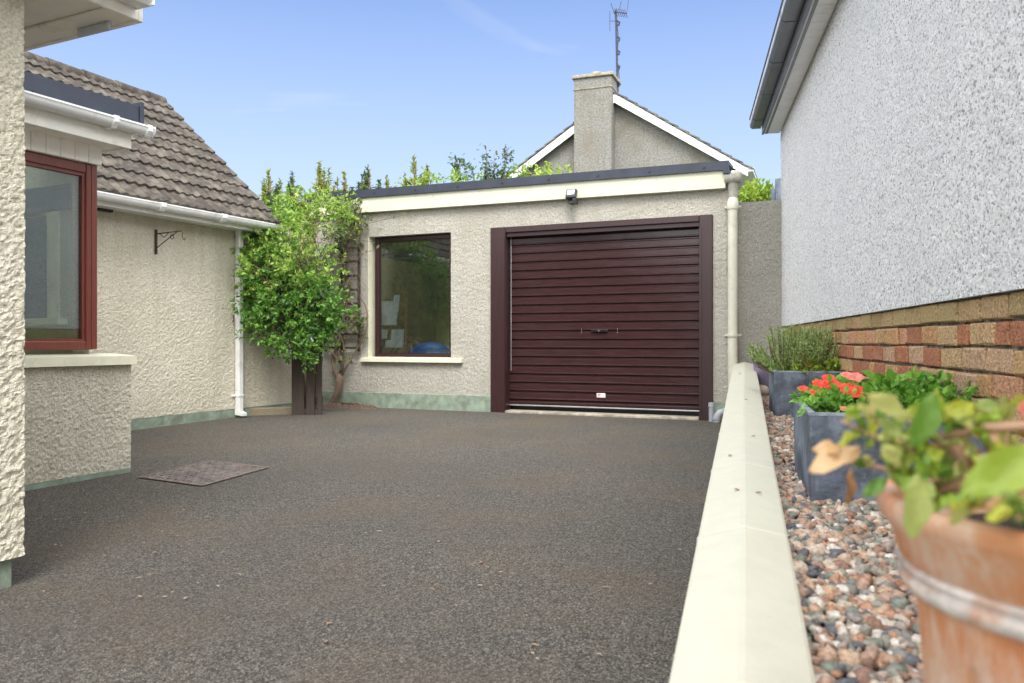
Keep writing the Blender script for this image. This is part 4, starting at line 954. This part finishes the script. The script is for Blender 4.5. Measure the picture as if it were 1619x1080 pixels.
for pts, r in (([(536,600),(530,588),(526,572),(528,560),(534,545),(538,520),(540,480),(535,440),(545,400),(540,370)], .024), ([(540,596),(548,580),(560,560),(572,542),(580,520),(582,500),(578,482),(570,470)], .015),
               ([(539,592),(541,575),(536,560),(532,540),(545,500),(552,460),(546,420),(552,380),(560,350)], .018), ([(540,575),(528,560),(515,550),(500,540)], .011), ([(541,590),(546,560),(540,530),(550,500),(541,470),(560,430),(556,400)], .014),
               ([(532,545),(520,500),(530,450),(522,410),(538,370),(530,340)], .012), ([(545,400),(556,412),(566,408),(580,399),(600,391)], .005), ([(552,360),(575,356),(600,349),(625,344),(643,338)], .004), ([(540,470),(552,465),(562,470),(572,484)], .006),
               ([(545,430),(530,400),(515,385),(490,380)], .008), ([(548,440),(560,420),(572,400),(562,370),(570,345)], .007)):
    P = [gp(x, y, -.10-.03*math.sin(i*1.9)) for i, (x, y) in enumerate(pts)]
    P2 = []
    for i in range(len(P)-1):
        for f in (0, .5): P2.append(tuple(P[i][j]*(1-f)+P[i+1][j]*f+(random.uniform(-.006, .006) if f else 0) for j in range(3)))
    P2.append(P[-1]); tw.tube(P2, list(np.linspace(r, r*.45, len(P2))), 7)
for i in range(70):
    x, y = random.uniform(505, 572), random.uniform(375, 545); a = random.uniform(0, 6.28); l = random.uniform(15, 40)
    tw.tube([gp(x, y, -.12), gp(x+l*.5*math.cos(a)+random.uniform(-5, 5), y+l*.6*math.sin(a), -.16), gp(x+l*math.cos(a), y+l*math.sin(a)*1.2, -.11)], [.0045, .0035, .002], 4, False)
rel(tw.build('stem', M['bark'], VI, smooth=True))
mb = MB()
for (px_, py_, rx, ry, n) in ((545,345,30,28,520),(556,372,18,18,160),(530,380,26,22,220),(570,350,11,12,90),(545,455,14,26,70),(535,420,18,22,90),(566,505,14,10,80),(535,535,12,12,60),(545,325,24,14,240),(557,515,20,16,150),(541,565,9,9,45)):
    c = gp(px_, py_, -.14); clump(mb, c, (pxr(rx, 10.4), .10, pxr(ry, 10.4)), n, .048, .026, None, .1)
for px_, py_ in ((589,345),(599,346),(585,343),(598,390),(580,398),(640,339),(624,344),(650,338)):
    c = np.array(gp(px_, py_, -.1)); leaves(mb, [c], [[.3,.1,.6]], .06, .03)
rel(mb.build('foliage', M['climber'], VI, recalc=False))
# wooden boards in the corner
b0w = at(462, 656, 9.50)
FB = thing('board_fence', 'short screen of three dark upright boards under the shrub', 'fence', (b0w[0], b0w[1], 0), R(-6))
for (a, b, ztp, k) in ((462, 482, 545, 0), (484.5, 497.5, 540, .02), (500.5, 508.5, 545, .05)):
    q0, q1 = (a-462)/F*9.5, (b-462)/F*9.5; z = at(485, ztp, 9.5)[2]
    mb = MB(); mb.box(q0, q1, k-.012, k+.02, -.02, z, .004); mb.build('board', M['wood'], FB)
for z in (.12, .62): mb = MB(); mb.box(0, 46/F*9.5, .07, .10, z, z+.09, .003); mb.build('rail', M['wood'], FB)
mb = MB(); p0, p1 = at(386, 658, 9.40), at(464, 654, 9.62)
d = Vector(p1)-Vector(p0); d.z = 0; ang = math.atan2(d.y, d.x); mb.box(0, d.length, -.03, .05, -.02, .085, .01)
o = mb.build('edging_board', M['woodpale'], None); o.location = (p0[0], p0[1], 0); o.rotation_euler = (0, 0, ang); tag(o, 'low weathered timber edging at the foot of the bungalow wall', 'edging')
# soil heap at vine root
mb = MB(); n_ = 24
for i in range(1): 
    c = FG.w(FG.x(540, -.18), -.16, 0); prof_ = [(0, .05), (.18, .04), (.34, .015), (.44, -.01)]; mb.lathe(prof_, (0, 0, 0), n_)
    V = mb.V[0]; V[:,0] *= 1.35; V[:,1] *= .62; V[:,2] += .01*rng.normal(size=len(V))
o = mb.build('soil_patch', m_plain('bark litter', (.13,.085,.06), .95, var=.5, scale=40, bstr=1), None); o.location = c; o.rotation_euler = (0, 0, FG.yaw); tag(o, None, None, kind='structure')

# conifers / trees behind the garage
def conifer(px_, pyt, Y, wpx, mats, label, grp=None, n=9000, spikes=20):
    p = at(px_, 540, Y); zt_ = at(px_, pyt, Y)[2]; T = thing('conifer', label, 'tree', (p[0], p[1], 0), 0, grp)
    tk = MB(); tk.tube([(0, 0, 0), (0, 0, zt_*.5), (.03, 0, zt_*.97)], [.12, .07, .012], 7)
    mb = MB(); r = pxr(wpx, Y)*1.5
    for s in range(spikes):
        a = random.uniform(0, 6.28); rr = r*random.uniform(0, 1)**.7*.85; top = zt_-random.uniform(.12, .95)*(s > 0) ; bx_, by_ = rr*math.cos(a), rr*math.sin(a)*.6
        if s == 0: bx_ = by_ = 0; top = zt_
        m_ = n//spikes; t = rng.random(m_)**.8; z = top-t*min(2.6, top*.6); rad = .01+(.10+.75*t)*np.minimum(t*2.5,1)*rng.random(m_); q = rng.random(m_)*6.28
        C = np.stack([bx_+rad*np.cos(q), by_+rad*np.sin(q), z], 1); D = np.stack([np.cos(q)*.9, np.sin(q)*.9, np.full(m_, .6)], 1)+rng.normal(size=(m_, 3))*.5
        leaves(mb, C, D, .12*(.5+.9*rng.random(m_)), .028)
        tk.tube([(0, 0, top*.45), (bx_*.8, by_*.8, top*.7), (bx_, by_, top-.03)], [.03, .018, .004], 5)
    tk.build('trunk', M['bark'], T); mb.build('crown', M[mats], T, recalc=False)
for px_, pyt, w_, mt, lb in ((425, 268, 24, 'gold', 'sparse golden conifer top next to the bungalow roof verge'), (462, 272, 32, 'darkleaf', 'dark thin conifer tip between two golden ones'),
     (505, 255, 30, 'gold', 'tallest golden green conifer above the climber'), (545, 272, 32, 'gold', 'low golden conifer showing over the left end of the garage roof'),
     (582, 258, 24, 'conifer', 'dark green conifer spike above the garage roof'), (612, 276, 34, 'gold', 'broad golden conifer just right of the dark spike'), (655, 247, 34, 'gold', 'rightmost golden conifer with long drooping tips')):
    conifer(px_, pyt, 14.5+random.uniform(-.5, .8), w_, mt, lb)
def twigtree(px_, pyt, Y, wpx, mat, label, n=14, name='tree'):
    p = at(px_, 540, Y); zt_ = at(px_, pyt, Y)[2]; T = thing(name, label, 'tree', (p[0], p[1], 0)); r = pxr(wpx, Y)
    tk = MB(); mb = MB(); tk.tube([(0, 0, 0), (.05, 0, zt_*.35), (0, 0, zt_*.6)], [.13, .10, .07], 8)
    for i in range(n):
        a = random.uniform(0, 6.28); rr = r*random.uniform(.1, 1); top = zt_-random.uniform(0, .9)*(i > 1); e = (rr*math.cos(a), rr*math.sin(a)*.6, top); mid = (e[0]*.5, e[1]*.5, zt_*.75)
        tk.tube([(0, 0, zt_*.5), mid, e], [.04, .02, .004], 5)
        m_ = 80; t = rng.random(m_)**.8; C = np.array(mid)[None]*(1-t[:,None])+np.array(e)[None]*t[:,None]+rng.normal(size=(m_, 3))*np.array([.07,.07,.06])-np.array([0,0,.03])
        leaves(mb, C, rng.normal(size=(m_, 3))+np.array([0,0,-.3]), .10*(.6+.6*rng.random(m_)), .045)
        clump(mb, mid, (.3, .3, .35), 160, .09, .045, None, .2)
    tk.build('trunk', M['bark'], T); mb.build('crown', M[mat], T, recalc=False)
twigtree(778, 232, 16.5, 44, 'darkleaf', 'airy dark leaved tree rising left of the far gable')
twigtree(728, 250, 15.8, 16, 'darkleaf', 'thin bare looking sapling left of the airy tree', 6)
twigtree(820, 256, 16.8, 26, 'shrub2', 'light green feathery tree against the gable house bargeboard', 10)
def roundbush(px_, py_, Y, rx, ry, mat, label, n=900, Lg=.07):
    c = at(px_, py_, Y); T = thing('bush', label, 'bush', (c[0], c[1], 0)); mb = MB(); tk = MB()
    clump(mb, (0, 0, c[2]), (pxr(rx, Y), pxr(rx, Y), pxr(ry, Y)), n, Lg, Lg*.5); tk.tube([(0, 0, 0), (0, 0, c[2]*.6), (0, 0, c[2])], [.05, .03, .02], 6); tk.tube([(0, 0, c[2]*.6), (.1, 0, c[2])], [.02, .01], 5)
    mb.build('foliage', M[mat], T, recalc=False); tk.build('stem', M['bark'], T)
roundbush(1198, 312, 11.2, 20, 13, 'limeleaf', 'lime green bush peeping over the grey link wall', 1100)
roundbush(875, 285, 15.0, 34, 16, 'limeleaf', 'pale lime bush in front of the far chimney base', 500)
roundbush(700, 292, 14.2, 60, 12, 'shrub2', 'low leafy bush along the middle of the garage roofline', 500)

roundbush(484, 560, 13.0, 55, 95, 'darkleaf', 'dark garden bush glimpsed through the gap behind the upright boards', 1600, .09)
# ============================================================ PLANTERS
def planter(px_, py_, W_, D_, Hh, label, name='planter', yaw=R(-14)):
    Yb = 5.0
    for _ in range(40): Yb = F*(CZ-float(gravz(Yb))-.012)/(py_-540)
    x = (px_-810)/F*Yb; z = float(gravz(Yb))+.004
    T = thing(name, label, 'planter', (x, Yb, z), yaw)
    T.rotation_euler = (R(1.2), 0, yaw)
    mb = MB(); ti = .018; tp = .006    # front-left bottom corner at origin, slight taper
    def ring(o, zz, e): return [(-e+o, -e+o, zz), (W_+e-o, -e+o, zz), (W_+e-o, D_+e-o, zz), (-e+o, D_+e-o, zz)]
    V = ring(0, 0, 0)+ring(0, Hh, tp)+ring(ti, Hh, tp)+ring(ti, .03, 0)
    Q = [(3,2,1,0)]
    for b in (0, 4, 8):
        for i in range(4): j = (i+1) % 4; Q.append((b+i, b+j, b+4+j, b+4+i))
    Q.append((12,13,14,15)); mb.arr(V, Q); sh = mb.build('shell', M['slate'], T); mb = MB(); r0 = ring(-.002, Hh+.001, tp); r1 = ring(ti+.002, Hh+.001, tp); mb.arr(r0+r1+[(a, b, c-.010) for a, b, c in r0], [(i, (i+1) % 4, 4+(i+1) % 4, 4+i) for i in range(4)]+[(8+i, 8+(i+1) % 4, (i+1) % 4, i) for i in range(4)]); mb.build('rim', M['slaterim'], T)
    bv = sh.modifiers.new('bevel', 'BEVEL'); bv.width = .005; bv.segments = 2
    mb = MB(); Xg, Yg = np.meshgrid(np.linspace(ti, W_-ti, 14), np.linspace(ti, D_-ti, 14), indexing='ij'); mb.grid(np.stack([Xg, Yg, Hh-.045+.02*vn(Xg*14, Yg*14, 3)], -1)); mb.build('soil', M['soil'], T, smooth=True)
    print(name, T.location[:]); return T
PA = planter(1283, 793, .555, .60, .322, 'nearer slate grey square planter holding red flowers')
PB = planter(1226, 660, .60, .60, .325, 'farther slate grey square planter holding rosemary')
def inst(P, x, y, z):
    bpy.context.view_layer.update(); return P.matrix_world @ Vector((x, y, z))
def on_planter(P, name, label, cat): 
    o = thing(name, label, cat, P.location[:]); o.rotation_euler = P.rotation_euler; return o
def blossom(mb, c, r, n=5):
    for i in range(n):
        a = 2*math.pi*i/n+random.uniform(-.2, .2); d = np.array([math.cos(a), math.sin(a)*.8-.25, math.sin(a)*.55+.15]); leaves(mb, [np.array(c)+d*r*.5], [d], r*1.15, r*1.15, .1, .1, nrm=np.array([[0, -.7, .7]]))
# impatiens in the near planter
IM = on_planter(PA, 'bedding_plant', 'low leafy bedding plants with red and salmon blooms in the nearer planter', 'flowers')
mb = MB(); tw = MB()
for i in range(150):
    x, y = random.uniform(.05, .50), random.uniform(.07, .55); h = .316+random.uniform(-.01, .04)+(.015 if x > .25 else 0)
    clump(mb, (x, y, h), (.045, .045, .018), 21, .034, .024, None, .3); tw.tube([(x, y, .28), (x+.01, y, h)], .003, 4)
mb2_ = MB(); clump(mb2_, (.40, .30, .352), (.13, .16, .03), 120, .045, .034, None, .3)
mb.build('leaves', M['bedleaf'], IM, recalc=False); mb2_.build('broad_leaves', M['bedleaf'], IM, recalc=False)
for c, r in (((.14, .12, .395), .036), ((.175, .10, .385), .038), ((.155, .14, .372), .034), ((.10, .2, .405), .028), ((.04, .24, .375), .022)): mb = MB(); blossom(mb, c, r); mb.build('bloom', M['red'], IM, recalc=False)
for c, r in (((.06, .3, .40), .028), ((.20, .34, .425), .030), ((.17, .36, .43), .026), ((.0, .27, .385), .018), ((.11, .02, .335), .014), ((.09, .26, .425), .026), ((.09, .24, .40), .024)): mb = MB(); blossom(mb, c, r); mb.build('bloom', M['salmon' if c[0] > .09 else 'red'], IM, recalc=False)
# rosemary + small flowers in the far planter
RO = on_planter(PB, 'rosemary', 'tall feathery rosemary bush in the farther planter', 'herb')
mb = MB(); tw = MB()
for i in range(190):
    bx_, by_ = .06+random.uniform(0, .26), random.uniform(.1, .45); a = random.uniform(0, 6.28); ln = random.uniform(.18, .36)
    top = np.array([bx_+math.cos(a)*random.uniform(.02, .20)+.02, by_+math.sin(a)*.16, .28+ln])
    if random.random() < .10: top = np.array([-.12+random.uniform(-.05,.04), .15+random.uniform(-.1,.1), .42+random.uniform(-.03,.08)])
    b0 = np.array([bx_, by_, .26]); mid = (b0+top)/2+np.array([(top-b0)[0]*.25, 0, -.01])
    tw.tube([tuple(b0), tuple(mid), tuple(top)], [.004, .003, .0015], 4, False)
    m_ = 80; t = rng.random(m_)[:,None]; C = b0*(1-t)**2+2*mid*t*(1-t)+top*t*t; D = rng.normal(size=(m_, 3))*.8+np.array([0,0,.9])+(top-b0)*.8
    D /= np.linalg.norm(D, axis=1)[:,None]; leaves(mb, C+D*.012, D, .032, .0065, .1)
mb.build('needles', M['rosemary'], RO, recalc=False); tw.build('stem', M['twig'], RO, recalc=False)
PF = on_planter(PB, 'bedding_plant', 'small salmon and magenta flowers in front of the rosemary', 'flowers')
mb = MB()
for i in range(60): clump(mb, (random.uniform(.12, .52), random.uniform(.03, .22), .322+random.uniform(-.01, .02)), (.04, .04, .02), 14, .045, .022, None, .3)
mb.build('leaves', M['limeleaf'], PF, recalc=False)
for c, r, mm in (((.22, .08, .365), .034, 'salmon'), ((.25, .1, .36), .030, 'salmon'), ((.38, .12, .385), .034, 'magenta'), ((.40, .10, .37), .026, 'magenta'), ((.385, .13, .345), .022, 'magenta')):
    mb = MB(); blossom(mb, c, r); mb.build('bloom', M[mm], PF, recalc=False)
# lilac-grey pot behind the rosemary
p = at(1218, 560, 7.75)
mb = MB(); mb.lathe([(.0, 0), (.12, 0), (.16, .30), (.175, .31), (.175, .35), (.155, .35), (.145, .30), (0, .29)], n=32)
o = mb.build('flower_pot', m_plain('mauve grey glaze', (.20,.17,.25), .5, var=.2), None, smooth='auto'); o.location = (p[0], p[1], float(gravz(7.75))); tag(o, 'mauve grey round pot half hidden behind the rosemary', 'pot')
# cobble at the coping end
mb = MB(); V0, F0 = ico(3); V0 = V0*np.array([.075, .06, .055])*(1+.05*rng.random((len(V0), 1))); mb.arr(V0, F0); o = mb.build('cobble', m_plain('buff stone', (.40,.31,.22), .8, var=.25, scale=12, dirt=(8, .45, .6, (.42,.42,.42))), None, smooth=True)
p = at(1204, 592, 7.3); o.location = (p[0], p[1], float(gravz(7.3))+.05); tag(o, 'large rounded buff and grey stone by the far end of the coping', 'stone')

# ============================================================ TERRACOTTA POT
pc = (.638, .834); prz = CZ-.168; gb = float(gravz(.83))-.0
TPt = thing('terracotta_pot', 'big weathered terracotta pot close by on the gravel', 'pot', (pc[0], pc[1], gb))
hp = prz-gb
mb = MB(); mb.lathe([(0, .0), (.165, 0), (.17, .01), (.200, hp-.11), (.206, hp-.10)], n=96); mb.lathe([(.206, hp-.075), (.217, hp-.066), (.226, hp-.035), (.238, hp-.02), (.241, hp-.008), (.236, hp), (.222, hp+.001), (.216, hp-.006), (.205, hp-.07), (.195, hp-.07)], n=96)
mb.build('body', M['terra'], TPt, smooth=True)
mb = MB(); mb.lathe([(.204, hp-.103), (.213, hp-.100), (.218, hp-.092), (.218, hp-.086), (.213, hp-.080), (.218, hp-.076), (.212, hp-.070), (.20, hp-.07)], n=96); mb.build('moulding', M['limewhite'], TPt, smooth=True)
mb = MB(); mb.lathe([(0, hp-.035), (.10, hp-.04), (.20, hp-.05)], n=40); mb.build('soil', M['soil'], TPt, smooth=True)
PP = thing('potted_plant', 'straggly yellow green leafy plant growing in the terracotta pot', 'plant', (pc[0], pc[1], prz-.04))
mb = MB(); tn = MB(); tw = MB()
def bigleaf(m_, c, d, Lg, W, nr):
    c = np.array(c); d = np.array(d, float); d /= np.linalg.norm(d); nr = np.array(nr, float); s = np.cross(d, nr); s /= np.linalg.norm(s)+1e-9; u = np.cross(s, d)
    P = np.zeros((7, 5, 3)); cu = random.uniform(-.1, .25)
    for i, t in enumerate(np.linspace(0, 1, 7)):
        ww = W*.5*(math.sin(math.pi*min(1, t*.92+.04))**.8)
        for j, v in enumerate((-1, -.5, 0, .5, 1)): P[i, j] = c+d*Lg*(t-.5)+s*ww*v+u*(abs(v)*ww*.35-cu*Lg*(t-.3)**2+.004*math.sin(9*t+3*v))
    m_.grid(P)
base = np.array([0, 0, -.0]); wp = lambda px_, py_, Y: np.array(at(px_, py_, Y))-np.array([pc[0], pc[1], prz-.04])
stems = [((1560,790,.84),(1440,715,.86),(1330,665,.88),5),((1560,790,.84),(1430,700,.84),(1375,655,.84),7),((1580,780,.82),(1500,700,.84),(1395,640,.88),6),((1600,780,.8),(1540,700,.8),(1480,655,.82),4),
         ((1570,790,.82),(1480,745,.80),(1400,745,.82),6),((1600,780,.82),(1590,710,.80),(1590,650,.82),4),((1620,790,.8),(1650,700,.80),(1640,640,.82),5),((1580,790,.80),(1460,740,.80),(1420,690,.80),7),
         ((1560,800,.86),(1430,735,.92),(1290,725,.94),3),((1610,800,.76),(1600,740,.72),(1570,720,.70),4),((1590,790,.9),(1560,700,.95),(1560,660,.95),6),((1600,790,.85),(1680,760,.75),(1700,700,.7),8),((1600,790,.95),(1700,720,1.0),(1720,650,1.0),9),((1610,800,.78),(1560,790,.70),(1500,800,.68),4),((1620,800,.78),(1640,780,.66),(1610,820,.62),6),((1600,780,.8),(1560,700,.78),(1540,660,.78),6),((1580,780,.8),(1500,740,.78),(1450,770,.78),5)]
for a, b, c, nl in stems:
    A, B, Cc = wp(*a), wp(*b), wp(*c); ts = np.linspace(0, 1, 8); pts = [tuple(A*(1-t)**2+2*B*t*(1-t)+Cc*t*t) for t in ts]
    tw.tube(pts, list(np.linspace(.0045, .0018, 8)), 6)
    for i in range(int(nl*1.9)):
        t = random.uniform(.35, 1.02); p = A*(1-t)**2+2*B*t*(1-t)+Cc*t*t; d = rng.normal(size=3)+np.array([-.4, -.2, .25])
        L0 = random.uniform(.015, .032) if t > .5 else random.uniform(.025, .042); bigleaf(mb, p+d/np.linalg.norm(d)*L0*.5, d, L0, L0*.48, rng.normal(size=3)*.5+np.array([-.2, -.6, .8]))
for (px_, py_, Y, dx, dz, L0, W0) in ((1405,645,.80,-.5,.25,.055,.024),(1462,665,.80,.35,1.0,.058,.026),(1447,800,.74,-.15,-1.0,.058,.026),(1590,745,.66,.9,.5,.075,.036),(1480,640,.82,.1,1,.03,.014),(1515,652,.84,1,.35,.05,.022),(1412,722,.78,-.3,.4,.03,.018),(1352,655,.86,-.6,.4,.025,.014),(1385,770,.80,-.7,-.5,.03,.014)):
    bigleaf(mb, wp(px_, py_, Y), (dx, -.1, dz), L0, W0, (0, -.8, .4))
mb.build('leaves', M['potleaf'], PP, smooth=True, recalc=False)
for (px_, py_, Y, dx, dz, L0, W0) in ((1322,725,.90,-1,-.35,.062,.030),(1312,712,.91,-1,.1,.04,.02),(1385,650,.88,-1,.3,.03,.015),(1600,800,.70,.8,.1,.05,.022),(1565,690,.9,-.6,.3,.05,.03)):
    bigleaf(tn, wp(px_, py_, Y), (dx, -.1, dz), L0, W0, (0, -.6, .7))
tn.build('withered_leaves', M['tanleaf'], PP, smooth=True, recalc=False)
mb = MB()
for (px_, py_, Y, dx, dz, L0, W0) in ((1530,745,.86,1,.1,.05,.03),(1500,715,.88,1,.5,.05,.03),(1600,770,.75,1,.2,.05,.03),(1560,760,.8,-.4,.5,.05,.03),(1345,770,.88,-.1,-1,.04,.010)):
    bigleaf(mb, wp(px_, py_, Y), (dx, -.1, dz), L0, W0, (0, -.6, .5))
mb.build('dead_leaves', M['brownleaf'], PP, smooth=True, recalc=False)
tw.tube([tuple(wp(1490,690,.82)), tuple(wp(1540,680,.8)), tuple(wp(1640,672,.76))], [.005, .005, .005], 7)
tw.tube([tuple(wp(1480,775,.80)), tuple(wp(1530,760,.78)), tuple(wp(1590,735,.76))], [.005, .006, .006], 7)
tw.build('stem', m_plain('pink brown stem', (.42,.25,.16), .7), PP, smooth=True, recalc=False)
for v in [(1640,672,.80)]:
    mb = MB(); c = wp(*v)
    for i in range(6): d = rng.normal(size=3); bigleaf(mb, c+.006*d, d, .03, .022, (0,-1,.3))
    mb.build('bloom', M['salmon'], PP, smooth=True, recalc=False)

# ============================================================ LITTER
mb = MB()
pts = []
for i in range(115):
    r = random.random()
    if r < .45: px_, py_ = random.uniform(40, 620), 660+random.uniform(0, 1)**2*40+max(0, (205-0))*0; py_ = random.uniform(655, 690)
    elif r < .7: px_, py_ = random.uniform(60, 400), random.uniform(760, 950)
    else: px_, py_ = random.uniform(450, 1120), random.uniform(670, 1060)
    if px_ < 210 and py_ < 790: continue
    pts.append(ground_pt(px_, py_))
pts = np.array(pts); pts[:,2] += .010; n = len(pts)
leaves(mb, pts, np.stack([rng.normal(size=n), rng.normal(size=n), np.zeros(n)], 1), .022*(.4+rng.random(n)), .012, .15, 0, nrm=np.tile([0,0,1.], (n, 1)))
o = mb.build('leaf_litter', m_leaf('dry leaf scraps', [(.30,.15,.06),(.38,.24,.12),(.34,.27,.18)], .1), None, recalc=False); tag(o, 'scattered dry leaf scraps on the asphalt', 'leaves', kind='stuff')
# single fallen leaves on the coping
for i, (px_, py_, lb) in enumerate(((1170, 592, 'dark fallen leaf at the far end of the coping'), (1155, 722, 'orange brown fallen leaf on the driveway side of the coping'), (1165, 780, 'tiny round dark leaf scrap on the coping ridge'), (1200, 782, 'narrow dark leaf lying on the gravel side of the coping'), (1180, 635, 'curled brown leaf on the far part of the coping'), (1192, 692, 'small dry leaf halfway along the coping'))):
    Yq = 4.0
    for _ in range(60): Yq = .5*Yq+.5*F*(CZ-float(ctop(Yq))-.012)/(py_-540)
    x = (px_-810)/F*Yq; off = x-(.2875*Yq-.0045); zz = float(ctop(Yq))+.024-abs(off)*.2+.004
    mb = MB(); leaves(mb, [[0,0,0]], [[random.uniform(-1,1), random.uniform(-.4,.4), .05]], .035 if i < 2 else .024, .014, .2, 0, nrm=np.array([[0,0,1.]]))
    o = mb.build('fallen_leaf', M['brownleaf'], None, recalc=False); o.location = (x, Yq, zz); tag(o, lb, 'leaf', 'leaves fallen on the coping')
bpy.context.view_layer.update()
